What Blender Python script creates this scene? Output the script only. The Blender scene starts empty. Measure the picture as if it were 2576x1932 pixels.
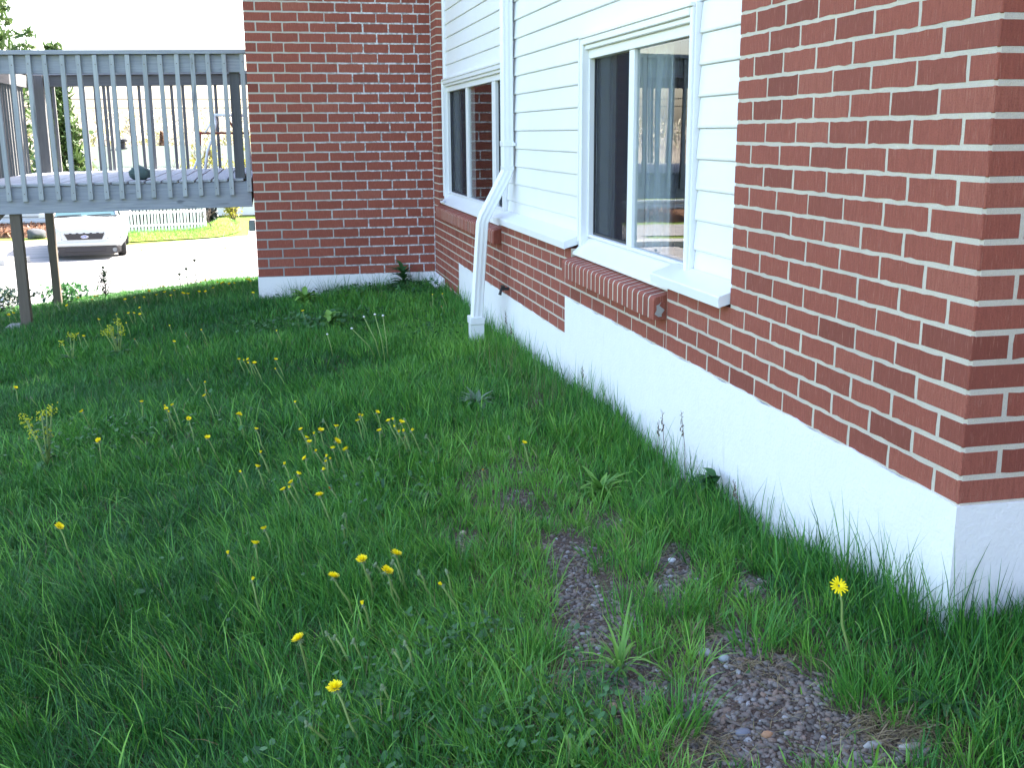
import bpy, bmesh, math, random
import numpy as np
from mathutils import Vector, Matrix, Euler

random.seed(7)
RNG = np.random.default_rng(11)
S = bpy.context.scene
COL = S.collection

# ------------------------------------------------------------------ camera
CAM = Vector((-1.5185, -2.1163, 0.8504))
YAW, PITCH, ROLL = 0.21660, 0.22650, -0.00670
cz, sz, cx, sx = math.cos(YAW), math.sin(YAW), math.cos(PITCH), math.sin(PITCH)
FWD = Vector((sz*cx, cz*cx, -sx)); R0 = Vector((cz, -sz, 0)); U0 = R0.cross(FWD)
RGT = R0*math.cos(ROLL) + U0*math.sin(ROLL); UPV = -R0*math.sin(ROLL) + U0*math.cos(ROLL)
cd = bpy.data.cameras.new('camera'); cam = bpy.data.objects.new('camera', cd); COL.objects.link(cam)
M = Matrix((RGT, UPV, -FWD)).transposed().to_4x4(); M.translation = CAM
cam.matrix_world = M
cd.sensor_width = 36; cd.lens = 38.345; cd.clip_start = .05; cd.clip_end = 2000
S.camera = cam

# ------------------------------------------------------------------ daylight
SUN_EL, SUN_AZ = math.radians(46), math.radians(60)     # azimuth from +Y towards +X: behind the house
world = bpy.data.worlds.new('World'); S.world = world; world.use_nodes = True
wn = world.node_tree; bg = wn.nodes['Background']
sky = wn.nodes.new('ShaderNodeTexSky'); sky.sky_type = 'NISHITA'; sky.sun_disc = False
sky.sun_elevation = SUN_EL; sky.sun_rotation = SUN_AZ
sky.air_density = 1.0; sky.dust_density = 3.0; sky.ozone_density = 0.6
wn.links.new(sky.outputs[0], bg.inputs[0]); bg.inputs[1].default_value = 0.13
sl = bpy.data.lights.new('sun', 'SUN'); sun = bpy.data.objects.new('sun', sl); COL.objects.link(sun)
sl.energy = 4.2; sl.angle = math.radians(.5); sl.color = (1, .95, .86)
sd = Vector((math.sin(SUN_AZ)*math.cos(SUN_EL), math.cos(SUN_AZ)*math.cos(SUN_EL), math.sin(SUN_EL)))
sun.rotation_euler = sd.to_track_quat('Z', 'Y').to_euler()
S.view_settings.view_transform = 'Standard'; S.view_settings.look = 'None'
S.view_settings.gamma = 1; S.view_settings.use_curve_mapping = False
S.view_settings.exposure = 2.95
S.view_settings.use_white_balance = True; S.view_settings.white_balance_temperature = 6650; S.view_settings.white_balance_tint = 12
S.render.engine = 'CYCLES'
S.cycles.max_bounces = 8; S.cycles.diffuse_bounces = 4; S.cycles.transparent_max_bounces = 12

# ------------------------------------------------------------------ helpers
def tag(o, label=None, cat=None, group=None, kind=None):
    if label: o['label'] = label
    if cat: o['category'] = cat
    if group: o['group'] = group
    if kind: o['kind'] = kind
    return o
def empty(name, loc=(0, 0, 0), rz=0.0):
    o = bpy.data.objects.new(name, None); COL.objects.link(o); o.empty_display_size = .1
    o.location = loc; o.rotation_euler = (0, 0, rz); return o
class MB:
    """collects shapes into one mesh"""
    def __init__(s): s.v = []; s.f = []; s.sm = False
    def add(s, v, f):
        n = len(s.v); s.v += [tuple(p) for p in v]; s.f += [tuple(n+i for i in q) for q in f]; return s
    def box(s, a, b):
        x0, y0, z0 = a; x1, y1, z1 = b
        return s.add([(x0,y0,z0),(x1,y0,z0),(x1,y1,z0),(x0,y1,z0),(x0,y0,z1),(x1,y0,z1),(x1,y1,z1),(x0,y1,z1)],
                     [(0,3,2,1),(4,5,6,7),(0,1,5,4),(1,2,6,5),(2,3,7,6),(3,0,4,7)])
    def prism(s, poly, c0, c1, axis='y'):
        """polygon extruded along an axis; poly is (x,z) for y, (y,z) for x, (x,y) for z"""
        n = len(poly)
        def P(p, c): return {'y': (p[0], c, p[1]), 'x': (c, p[0], p[1]), 'z': (p[0], p[1], c)}[axis]
        v = [P(p, c0) for p in poly] + [P(p, c1) for p in poly]
        f = [tuple(range(n)), tuple(range(2*n-1, n-1, -1))] + [(i, i+n, (i+1) % n+n, (i+1) % n) for i in range(n)]
        return s.add(v, f)
    def tube(s, pts, rad, n=8, cap=True, squash=1.0):
        pts = [Vector(p) for p in pts]; base = len(s.v); m = len(pts)
        if not hasattr(rad, '__len__'): rad = [rad]*m
        up = Vector((0, 0, 1))
        prev = None
        for i, p in enumerate(pts):
            t = (pts[min(i+1, m-1)]-pts[max(i-1, 0)]).normalized()
            a = (prev - t*prev.dot(t)) if prev else t.cross(up if abs(t.z) < .9 else Vector((1, 0, 0)))
            a.normalize(); prev = a; b = t.cross(a)
            for k in range(n):
                th = 2*math.pi*k/n; s.v.append(tuple(p + a*math.cos(th)*rad[i] + b*math.sin(th)*rad[i]*squash))
        for i in range(m-1):
            for k in range(n):
                s.f.append((base+i*n+k, base+i*n+(k+1) % n, base+(i+1)*n+(k+1) % n, base+(i+1)*n+k))
        if cap:
            s.f.append(tuple(base+k for k in range(n-1, -1, -1))); s.f.append(tuple(base+(m-1)*n+k for k in range(n)))
        return s
    def lathe(s, prof, n=12, c=(0, 0, 0)):
        base = len(s.v)
        for r, z in prof:
            for k in range(n):
                th = 2*math.pi*k/n; s.v.append((c[0]+r*math.cos(th), c[1]+r*math.sin(th), c[2]+z))
        for i in range(len(prof)-1):
            for k in range(n):
                s.f.append((base+i*n+k, base+i*n+(k+1) % n, base+(i+1)*n+(k+1) % n, base+(i+1)*n+k))
        return s
    def mesh(s, name, mat, smooth=False, bevel=0):
        me = bpy.data.meshes.new(name); me.from_pydata(s.v, [], s.f)
        bm = bmesh.new(); bm.from_mesh(me)
        bmesh.ops.recalc_face_normals(bm, faces=bm.faces)
        if bevel: bmesh.ops.bevel(bm, geom=bm.edges[:], offset=bevel, segments=1, affect='EDGES', profile=.5)
        bm.to_mesh(me); bm.free()
        if mat: me.materials.append(mat)
        if smooth: me.shade_smooth()
        return me
    def build(s, name, mat, parent=None, smooth=False, bevel=0):
        o = bpy.data.objects.new(name, s.mesh(name, mat, smooth, bevel)); COL.objects.link(o)
        if parent: o.parent = parent
        return o
def link(name, me, parent=None, loc=(0, 0, 0), rot=(0, 0, 0), scale=(1, 1, 1)):
    o = bpy.data.objects.new(name, me); COL.objects.link(o); o.parent = parent
    o.location = loc; o.rotation_euler = rot; o.scale = scale; return o
def fast_mesh(name, V, loops, counts, mat, parent=None, attrs=None, smooth=False, mats=None):
    """big meshes straight from numpy arrays"""
    me = bpy.data.meshes.new(name)
    me.vertices.add(len(V)); me.vertices.foreach_set('co', np.ascontiguousarray(V, np.float32).ravel())
    me.loops.add(len(loops)); me.loops.foreach_set('vertex_index', np.ascontiguousarray(loops, np.int32))
    st = np.zeros(len(counts), np.int32); st[1:] = np.cumsum(counts)[:-1]
    me.polygons.add(len(counts)); me.polygons.foreach_set('loop_start', st)
    me.update(calc_edges=True)
    for k, a in (attrs or {}).items():
        at = me.attributes.new(k, 'FLOAT', 'POINT'); at.data.foreach_set('value', np.ascontiguousarray(a, np.float32))
    me.materials.append(mat)
    if smooth: me.shade_smooth()
    o = bpy.data.objects.new(name, me); COL.objects.link(o); o.parent = parent
    return o

# ------------------------------------------------------------------ materials
class NT:
    def __init__(s, name):
        s.m = bpy.data.materials.new(name); s.m.use_nodes = True; s.t = s.m.node_tree; s.n = s.t.nodes
        s.p = s.n['Principled BSDF']; s.out = s.n['Material Output']
    def add(s, typ, **kw):
        n = s.n.new(typ)
        for k, v in kw.items():
            if k.startswith('i_'): n.inputs[int(k[2:]) if k[2:].isdigit() else k[2:]].default_value = v
            else: setattr(n, k, v)
        return n
    def l(s, a, b): s.t.links.new(a, b)
    def pos(s): return s.add('ShaderNodeNewGeometry').outputs['Position']
    def noise(s, vec, scale, detail=3, rough=.5, dist=0):
        n = s.add('ShaderNodeTexNoise'); n.inputs['Scale'].default_value = scale; n.inputs['Detail'].default_value = detail
        n.inputs['Roughness'].default_value = rough; n.inputs['Distortion'].default_value = dist
        if vec is not None: s.l(vec, n.inputs['Vector'])
        return n.outputs['Fac']
    def scale(s, vec, v):
        n = s.add('ShaderNodeMapping'); n.inputs['Scale'].default_value = v; s.l(vec, n.inputs['Vector']); return n.outputs[0]
    def ramp(s, fac, stops):
        n = s.add('ShaderNodeValToRGB'); s.l(fac, n.inputs[0]); e = n.color_ramp.elements
        while len(e) < len(stops): e.new(.5)
        for el, (p, c) in zip(e, stops): el.position = p; el.color = c if len(c) == 4 else (*c, 1)
        return n.outputs[0]
    def mix(s, fac, a, b, mode='MIX'):
        n = s.add('ShaderNodeMix', data_type='RGBA', blend_type=mode)
        for i, x in ((0, fac), (6, a), (7, b)):
            if hasattr(x, 'links'): s.l(x, n.inputs[i])
            else: n.inputs[i].default_value = x if i == 0 else (x if len(x) == 4 else (*x, 1))
        return n.outputs[2]
    def math(s, op, a, b=None):
        n = s.add('ShaderNodeMath', operation=op)
        for i, x in enumerate((a, b)):
            if x is None: continue
            if hasattr(x, 'links'): s.l(x, n.inputs[i])
            else: n.inputs[i].default_value = x
        return n.outputs[0]
    def bump(s, h, strength=.3, dist=.01):
        n = s.add('ShaderNodeBump'); n.inputs['Strength'].default_value = strength; n.inputs['Distance'].default_value = dist
        s.l(h, n.inputs['Height']); s.l(n.outputs[0], s.p.inputs['Normal'])
    def base(s, c):
        if hasattr(c, 'links'): s.l(c, s.p.inputs['Base Color'])
        else: s.p.inputs['Base Color'].default_value = (*c, 1)
    def set(s, rough=.6, spec=.5, metal=0):
        s.p.inputs['Roughness'].default_value = rough; s.p.inputs['Specular IOR Level'].default_value = spec
        s.p.inputs['Metallic'].default_value = metal
def plain(name, c, rough=.5, spec=.5, metal=0, var=.0, sc=20, bump=0):
    t = NT(name); t.set(rough, spec, metal)
    if var:
        f = t.noise(t.pos(), sc, 4, .6)
        t.base(t.mix(f, tuple(x*(1-var) for x in c), tuple(min(1, x*(1+var)) for x in c)))
        if bump: t.bump(f, bump, .004)
    else: t.base(c)
    return t.m
def brick_material(name, island, c0, c1, c2):
    t = NT(name); t.set(.85, .25)
    g = t.add('ShaderNodeNewGeometry'); pos = g.outputs['Position']
    rnd = g.outputs['Random Per Island'] if island else t.add('ShaderNodeObjectInfo').outputs['Random']
    col = t.ramp(rnd, [(0, tuple(x*.78 for x in c0)), (.06, c0), (.30, c1), (.80, c1), (1, c2)])
    streak = t.noise(t.scale(pos, (130, 130, 16)), 1, 4, .7)         # wire-cut drag marks run upright
    grain = t.noise(pos, 230, 4, .7); blot = t.noise(pos, 26, 3, .6)
    col = t.mix(t.math('MULTIPLY', t.ramp(streak, [(.38, (0, 0, 0)), (.62, (1, 1, 1))]), .42), col, tuple(x*.62 for x in c0), 'MIX')
    light = t.ramp(t.noise(t.scale(pos, (260, 260, 22)), 1, 2, .5), [(.58, (0, 0, 0)), (.72, (1, 1, 1))])
    col = t.mix(t.math('MULTIPLY', light, .50), col, (.44, .22, .16))
    col = t.mix(t.math('MULTIPLY', t.ramp(grain, [(.52, (0, 0, 0)), (.66, (1, 1, 1))]), .6), col, tuple(x*.5 for x in c0))
    col = t.mix(.25, col, t.mix(blot, tuple(x*.75 for x in c1), tuple(x*1.3 for x in c1)))
    # lime bloom on a few bricks
    bl = t.ramp(t.noise(pos, 5.5, 5, .7), [(.70, (0, 0, 0)), (.80, (1, 1, 1))])
    col = t.mix(t.math('MULTIPLY', bl, .22), col, (.5, .42, .38))
    t.base(col); t.bump(t.math('ADD', streak, t.math('MULTIPLY', grain, .6)), .55, .003)
    return t.m
BC = ((.225, .064, .046), (.310, .090, .063), (.36, .122, .086))
M_BRICK = brick_material('brick_red', False, *BC); M_BRICK_I = brick_material('brick_red_joined', True, *BC)
def mortar_material():
    t = NT('mortar'); t.set(.95, .1); pos = t.pos()
    n1 = t.noise(pos, 300, 3, .6); n2 = t.noise(pos, 3.1, 4, .6)
    col = t.mix(n1, (.47, .425, .355), (.67, .615, .52))
    col = t.mix(t.math('MULTIPLY', t.ramp(n2, [(.4, (0, 0, 0)), (.62, (1, 1, 1))]), .25), col, (.34, .32, .29))
    t.base(col); t.bump(t.math('ADD', n1, t.noise(pos, 60, 3)), .6, .004); return t.m
M_MORTAR = mortar_material()
def wing_mortar():
    """older grey pointing with a white salt bloom towards the inside corner"""
    t = NT('mortar_grey'); t.set(.95, .1); pos = t.pos()
    n1 = t.noise(pos, 240, 3, .6); n2 = t.noise(pos, 5.0, 5, .65); xyz = t.add('ShaderNodeSeparateXYZ'); t.l(pos, xyz.inputs[0])
    base = t.mix(n1, (.36, .33, .28), (.58, .54, .47))
    grey = t.mix(n1, (.19, .19, .195), (.36, .36, .37))
    side = t.add('ShaderNodeMapRange'); t.l(t.math('ADD', xyz.outputs[0], t.math('MULTIPLY', n2, .9)), side.inputs[0])
    side.inputs[1].default_value = -.75; side.inputs[2].default_value = -.10
    low = t.add('ShaderNodeMapRange'); t.l(t.math('ADD', xyz.outputs[2], t.math('MULTIPLY', n2, .9)), low.inputs[0])
    low.inputs[1].default_value = .85; low.inputs[2].default_value = .25
    damp = t.math('MAXIMUM', side.outputs[0], low.outputs[0])
    col = t.mix(t.math('MULTIPLY', damp, .85), base, grey)
    salt = t.ramp(t.noise(pos, 26, 5, .75), [(.44, (0, 0, 0)), (.54, (1, 1, 1))])
    col = t.mix(t.math('MULTIPLY', t.math('MULTIPLY', salt, side.outputs[0]), .85), col, (.72, .72, .74))
    t.base(col); t.bump(n1, .6, .004); return t.m
M_MORTAR_W = wing_mortar()
def paint_wall():
    t = NT('white_parging'); t.set(.7, .3); pos = t.pos()
    a = t.noise(pos, 90, 4, .6); b = t.noise(pos, 9, 5, .65); c = t.noise(t.scale(pos, (14, 14, 3)), 1, 4, .6)
    col = t.mix(b, (.74, .75, .76), (.82, .82, .82))
    z = t.add('ShaderNodeSeparateXYZ'); t.l(pos, z.inputs[0])
    fl = t.ramp(c, [(.66, (0, 0, 0)), (.74, (1, 1, 1))]); col = t.mix(t.math('MULTIPLY', fl, .35), col, (.52, .51, .49))
    y_ = t.math('MULTIPLY', z.outputs[1], .032)                    # soil splashed up from the ground line
    hgt = t.math('ADD', t.math('ADD', z.outputs[2], y_), t.math('MULTIPLY', b, -.22))
    sp = t.ramp(t.math('MULTIPLY', t.math('ADD', hgt, .62), 2.2), [(.30, (1, 1, 1)), (.62, (0, 0, 0))])
    sp = t.math('MULTIPLY', sp, t.ramp(t.noise(pos, 60, 5, .75), [(.40, (0, 0, 0)), (.60, (1, 1, 1))]))
    col = t.mix(t.math('MULTIPLY', sp, .55), col, (.28, .25, .19))
    t.base(col); t.bump(t.math('ADD', a, t.math('MULTIPLY', b, 2)), .35, .006); return t.m
M_PARGE = paint_wall()
M_SIDING = plain('vinyl_siding', (.78, .79, .80), .42, .4, var=.03, sc=7)
M_TRIM = plain('white_trim', (.78, .79, .80), .35, .5, var=.025, sc=9)
M_PIPE = plain('white_pipe', (.76, .78, .79), .32, .5, var=.03, sc=12)
M_SCREEN = plain('insect_screen', (.035, .037, .042), .7, .3, var=.25, sc=160)
M_GASKET = plain('black_gasket', (.02, .02, .022), .6)
M_DARKROOM = plain('room_paint', (.16, .15, .14), .9, .1)
M_CURTAIN = plain('curtain_cloth', (.62, .66, .70), .9, .1, var=.1, sc=30)
M_ROOF = plain('roof_felt', (.08, .08, .085), .9, .2, var=.3, sc=40)
def glass_material():
    t = NT('window_glass'); t.n.remove(t.p)
    tr = t.add('ShaderNodeBsdfTransparent'); tr.inputs[0].default_value = (.80, .83, .83, 1)
    gl = t.add('ShaderNodeBsdfGlossy'); gl.inputs['Roughness'].default_value = .004
    lw = t.add('ShaderNodeFresnel'); lw.inputs['IOR'].default_value = 2.1   # sealed double unit: four surfaces
    nn = t.noise(t.pos(), 1.6, 1, .4); b = t.add('ShaderNodeBump'); b.inputs['Strength'].default_value = .05; b.inputs['Distance'].default_value = .02
    t.l(nn, b.inputs['Height']); t.l(b.outputs[0], gl.inputs['Normal'])
    mx = t.add('ShaderNodeMixShader'); gg = t.add('ShaderNodeNewGeometry'); t.l(t.math('MULTIPLY', lw.outputs[0], t.math('SUBTRACT', 1.0, gg.outputs['Backfacing'])), mx.inputs[0]); t.l(tr.outputs[0], mx.inputs[1]); t.l(gl.outputs[0], mx.inputs[2])
    t.l(mx.outputs[0], t.out.inputs[0]); return t.m
M_GLASS = glass_material()
def wood_material(name, a, b, stretch):
    t = NT(name); t.set(.8, .25)
    tc = t.add('ShaderNodeTexCoord').outputs['Object']; oi = t.add('ShaderNodeObjectInfo')
    off = t.add('ShaderNodeVectorMath', operation='ADD'); t.l(tc, off.inputs[0])
    cmb = t.add('ShaderNodeCombineXYZ'); r = t.math('MULTIPLY', oi.outputs['Random'], 37.0)
    for i in range(3): t.l(r, cmb.inputs[i])
    t.l(cmb.outputs[0], off.inputs[1])
    g = t.noise(t.scale(off.outputs[0], stretch), 1, 5, .65, .6)
    k = t.ramp(t.noise(t.scale(off.outputs[0], tuple(max(1.5, s*.12) for s in stretch)), 1, 2, .5, 2.0), [(.68, (0, 0, 0)), (.76, (1, 1, 1))])
    col = t.mix(g, a, b); col = t.mix(t.math('MULTIPLY', oi.outputs['Random'], .35), col, tuple(x*.7 for x in a))
    col = t.mix(t.math('MULTIPLY', k, .6), col, tuple(x*.3 for x in a))
    t.base(col); t.bump(g, .35, .004); return t.m
WA, WB = (.18, .20, .23), (.48, .51, .56)
M_WOOD_X = wood_material('weathered_wood_long', WA, WB, (3, 60, 60))
M_WOOD_Y = wood_material('weathered_wood_boards', (.27, .285, .31), (.50, .53, .56), (60, 3, 60))
M_WOOD_Z = wood_material('weathered_wood_upright', (.24, .265, .28), (.52, .555, .57), (60, 60, 3))
M_POST = wood_material('brown_wood_post', (.085, .07, .055), (.17, .145, .115), (60, 60, 3))
M_CONC = plain('concrete', (.33, .33, .32), .9, .2, var=.2, sc=30, bump=.3)
# ------------------------------------------------------------------ measured positions
DANDELIONS = [(-4.503, 12.701, 0.13, 'f'), (-3.687, 10.962, 0.13, 'f'), (-3.33, 9.641, 0.13, 'f'), (-3.417, 10.401, 0.13, 'f'), (-3.392, 10.396, 0.13, 'f'),
              (-2.913, 8.876, 0.13, 'f'), (-3.09, 11.958, 0.13, 'f'), (-3.054, 12.213, 0.13, 'f'), (-2.815, 10.062, 0.13, 'f'), (-2.75, 8.954, 0.13, 'f'),
              (-2.827, 11.415, 0.13, 'f'), (-2.78, 11.316, 0.13, 'f'), (-2.608, 9.578, 0.13, 'f'), (-2.641, 9.103, 0.13, 'f'), (-2.48, 8.829, 0.13, 'f'),
              (-2.522, 9.731, 0.13, 'f'), (-2.391, 9.042, 0.13, 'f'), (-2.367, 8.916, 0.13, 'f'), (-2.322, 8.778, 0.13, 'f'), (-2.236, 9.08, 0.13, 'f'),
              (-2.163, 8.926, 0.13, 'f'), (-2.111, 9.408, 0.13, 'f'), (-2.174, 11.481, 0.13, 'f'), (-2.086, 11.113, 0.13, 'f'), (-2.09, 10.774, 0.13, 'f'),
              (-1.97, 9.923, 0.13, 'f'), (-1.943, 10.564, 0.13, 'f'), (-1.825, 11.561, 0.13, 'f'), (-1.792, 11.463, 0.13, 'f'), (-1.771, 11.106, 0.13, 'f'),
              (-1.691, 7.778, 0.13, 'f'), (-3.943, 8.745, 0.13, 'f'), (-3.943, 8.936, 0.13, 'f'), (-3.449, 8.913, 0.13, 'f'), (-2.848, 9.104, 0.13, 'f'),
              (-2.453, 11.883, 0.13, 'f'), (-2.331, 11.959, 0.13, 'f'), (-2.269, 12.008, 0.13, 'f'), (-2.476, 11.515, 0.13, 'f'), (-2.378, 11.676, 0.13, 'f'),
              (-2.831, 7.563, 0.14, 'h'), (-2.719, 7.481, 0.15, 'm'), (-2.673, 7.452, 0.15, 'm'), (-2.648, 7.693, 0.15, 'm'), (-2.609, 7.316, 0.15, 'm'),
              (-2.93, 7.279, 0.15, 'm'), (-2.984, 6.596, 0.15, 'm'), (-2.924, 6.441, 0.15, 'm'), (-2.666, 6.889, 0.14, 'h'), (-2.295, 6.418, 0.14, 'h'),
              (-2.039, 6.0, 0.14, 'h'), (-2.208, 5.666, 0.15, 'm'), (-2.532, 6.231, 0.11, 'c'), (-2.674, 6.266, 0.14, 'h'), (-2.159, 6.099, 0.11, 'c'),
              (-3.081, 4.853, 0.15, 'm'), (-2.531, 3.799, 0.15, 'm'), (-2.23, 3.793, 0.15, 'm'), (-2.097, 3.671, 0.14, 'h'), (-2.086, 3.569, 0.15, 'm'),
              (-2.057, 3.624, 0.15, 'm'), (-2.07, 3.533, 0.14, 'h'), (-1.957, 3.297, 0.15, 'm'), (-2.355, 3.12, 0.15, 'm'), (-1.93, 4.207, 0.14, 'h'),
              (-1.918, 4.096, 0.11, 'c'), (-1.903, 3.757, 0.15, 'm'), (-1.713, 3.19, 0.15, 'm'), (-1.846, 2.866, 0.15, 'm'), (-1.628, 2.875, 0.15, 'm'),
              (-1.609, 2.501, 0.14, 'h'), (-1.746, 4.753, 0.15, 'm'), (-1.721, 4.746, 0.14, 'h'), (-1.69, 4.712, 0.15, 'm'), (-1.685, 4.637, 0.14, 'h'),
              (-1.653, 4.542, 0.15, 'm'), (-1.524, 4.577, 0.15, 'm'), (-1.525, 4.32, 0.14, 'h'), (-1.509, 5.596, 0.14, 'h'), (-2.043, 4.509, 0.12, 'b'),
              (-2.007, 2.922, 0.12, 'b'), (-1.886, 2.806, 0.12, 'b'), (-2.114, 5.609, 0.12, 'b'), (-2.22, 3.25, 0.12, 'b'), (-2.953, 4.638, 0.12, 'b'),
              (-1.441, 3.288, 0.14, 'h'), (-1.712, 3.189, 0.15, 'm'), (-1.429, 2.725, 0.15, 'm'), (-1.345, 2.638, 0.15, 'm'), (-1.275, 2.645, 0.15, 'm'),
              (-1.374, 2.641, 0.14, 'h'), (-1.411, 2.568, 0.15, 'm'), (-1.401, 2.485, 0.15, 'm'), (-1.381, 2.356, 0.14, 'h'), (-1.292, 2.346, 0.17, 'o'),
              (-1.309, 2.314, 0.15, 'm'), (-1.262, 2.197, 0.17, 'o'), (-1.343, 2.237, 0.14, 'h'), (-1.328, 2.194, 0.14, 'h'), (-1.35, 2.168, 0.14, 'h'),
              (-1.426, 2.226, 0.15, 'm'), (-1.512, 2.22, 0.14, 'h'), (-1.61, 2.501, 0.14, 'h'), (-1.618, 2.212, 0.15, 'm'), (-1.682, 2.212, 0.14, 'h'),
              (-1.462, 1.999, 0.15, 'm'), (-1.489, 1.893, 0.15, 'm'), (-1.5, 1.863, 0.14, 'h'), (-1.519, 1.818, 0.15, 'm'), (-1.397, 1.596, 0.17, 'o'),
              (-1.368, 2.049, 0.14, 'h'), (-1.177, 2.668, 0.15, 'm'), (-1.158, 2.805, 0.14, 'h'), (-1.151, 2.783, 0.14, 'h'), (-1.083, 2.753, 0.15, 'm'),
              (-1.048, 2.572, 0.15, 'm'), (-1.02, 2.615, 0.14, 'h'), (-0.999, 2.521, 0.15, 'm'), (-1.101, 2.449, 0.15, 'm'), (-1.023, 2.421, 0.14, 'h'),
              (-1.0, 2.416, 0.14, 'h'), (-0.968, 2.41, 0.14, 'h'), (-0.998, 2.429, 0.11, 'c'), (-1.03, 2.504, 0.14, 'h'), (-1.617, 1.248, 0.15, 'm'),
              (-1.589, 1.395, 0.15, 'm'), (-1.701, 1.232, 0.14, 'h'), (-1.397, 0.775, 0.17, 'o'), (-1.309, 0.87, 0.17, 'o'), (-1.251, 0.747, 0.17, 'o'),
              (-1.211, 0.871, 0.17, 'o'), (-1.111, 0.642, 0.14, 'h'), (-1.346, 1.875, 0.11, 'c'), (-0.775, 1.803, 0.11, 'c'), (-1.624, 0.945, 0.14, 'h'),
              (-1.292, 0.905, 0.12, 'b'), (-1.264, 0.95, 0.12, 'b'), (-1.212, 0.95, 0.12, 'b'), (-1.236, 0.793, 0.12, 'b'), (-1.15, 0.827, 0.12, 'b'),
              (-1.075, 0.792, 0.12, 'b'), (-1.32, 1.479, 0.12, 'b'), (-1.335, 1.35, 0.12, 'b'), (-1.319, 2.933, 0.12, 'b'), (-0.966, 2.672, 0.12, 'b'),
              (-0.909, 2.373, 0.12, 'b'), (-1.168, 2.208, 0.12, 'b'), (-1.502, 0.428, 0.17, 'o'), (-1.431, 0.129, 0.17, 'o'), (-1.33, 0.613, 0.14, 'h'),
              (-1.432, 0.535, 0.12, 'b'), (-1.412, 0.502, 0.12, 'b'), (-1.368, 0.452, 0.12, 'b'), (-1.247, 0.369, 0.12, 'b'), (-1.279, 0.345, 0.12, 'b'),
              (-1.323, 0.179, 0.12, 'b'), (-1.499, 0.099, 0.12, 'b'), (-2.297, 1.761, 0.17, 'o'), (-0.578, 1.946, 0.15, 'm'), (-0.302, -0.022, 0.2, 'x'),
              (-1.301, 6.352, 0.15, 'm'), (-0.272, 6.489, 0.14, 'h'), (-0.197, 6.474, 0.14, 'h'), (-0.254, 6.119, 0.11, 'c'), (-0.593, 2.158, 0.12, 'b')]
BARE = [(-0.648, 1.045, 0.057, -0.031, 0.039, 0.142), (-0.707, 0.765, 0.049, -0.02, 0.053, 0.191), (-0.702, 0.54, 0.087, -0.047, 0.035, 0.115), (-0.775, 0.443, 0.046, -0.029, 0.025, 0.087), (-0.42, 0.708, 0.048, -0.029, 0.088, 0.232), (-0.252, 0.555, 0.041, -0.028, 0.042, 0.092), (-0.458, 0.171, 0.059, -0.041, 0.049, 0.112), (-0.496, 0.017, 0.068, -0.042, 0.046, 0.102), (-0.833, 0.171, 0.112, -0.052, 0.025, 0.086), (-0.721, 0.149, 0.043, -0.019, 0.026, 0.076), (-0.478, -0.107, 0.097, -0.049, 0.05, 0.102), (-0.594, -0.096, 0.09, -0.047, 0.033, 0.075), (-0.518, -0.262, 0.182, -0.085, 0.042, 0.084), (-0.684, -0.202, 0.105, -0.059, 0.027, 0.067), (-0.399, -0.366, 0.122, -0.054, 0.027, 0.046), (-0.385, 1.302, 0.055, -0.031, 0.022, 0.066), (-0.07, 1.593, 0.052, -0.03, 0.039, 0.104), (-0.658, 1.723, 0.101, -0.032, 0.02, 0.088), (-0.919, 1.301, 0.051, -0.021, 0.018, 0.097), (-0.232, 3.148, 0.049, -0.021, 0.042, 0.174), (-0.012, 0.875, 0.028, -0.025, 0.053, 0.11)]
GCP = [(0,-1,-.30),(0,0,-.31),(0,.9,-.42),(0,1.8,-.46),(0,2.5,-.46),(0,3.45,-.48),(0,5.3,-.56),(0,6.9,-.54),(0,8.1,-.57),
       (-1.66,8.1,-.68),(-3.74,8.45,-.88),(-4.06,11.84,-1.19),(-1.5,-1.5,-.60),(-3,-1,-.69),(-3,2,-.73),(-3,5,-.79),
       (-1.5,2,-.59),(-1.5,5,-.64),(-6,2,-.97),(-6,8,-1.12),(-6,12,-1.46),(-1.7,11.5,-1.0),(-1.7,13,-1.10),(-3,13,-1.20),(-4.2,13,-1.33),
       (-6,13,-1.52),(-9,5,-1.35),(-1,-3,-.55),(-6,-3,-.95),(-9,-3,-1.3),(-9,12,-1.75),(1.5,13,-1.2),(1.5,0,-.3),(1.5,6,-.5)]
def _tps():
    P = np.array([g[:2] for g in GCP], float); Z = np.array([g[2] for g in GCP], float)
    n = len(P); d2 = ((P[:, None]-P[None])**2).sum(-1)
    K = 0.5*d2*np.log(d2+1e-12) + np.eye(n)*0.15
    A = np.zeros((n+3, n+3)); A[:n, :n] = K; A[:n, n] = 1; A[:n, n+1:] = P; A[n, :n] = 1; A[n+1:, :n] = P.T
    w = np.linalg.solve(A, np.concatenate([Z, np.zeros(3)]))
    return P, w
_TP, _TW = _tps()
def ground(x, y):
    """lawn height at world x, y (arrays or floats)"""
    x = np.asarray(x, float); y = np.asarray(y, float)
    xc = np.clip(x, -9, 2); yc = np.clip(y, -3, 13)
    z = np.full(x.shape, _TW[-3]) + _TW[-2]*xc + _TW[-1]*yc
    for i in range(len(_TP)):
        d2 = (xc-_TP[i, 0])**2 + (yc-_TP[i, 1])**2
        z = z + _TW[i]*0.5*d2*np.log(d2+1e-12)
    z = z + .012*np.sin(2.3*x+1.1*y)*np.cos(1.9*y-.7*x) + .006*np.sin(6.1*x+2)*np.sin(5.3*y)
    s = np.clip((y-13.0)/3.5, 0, 1); s = s*s*(3-2*s)
    z = z*(1-s) + (-2.42)*s
    s = np.clip((-9-x)/5.0, 0, 1); s = s*s*(3-2*s)
    return z*(1-s) + (-2.42)*s
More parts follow.
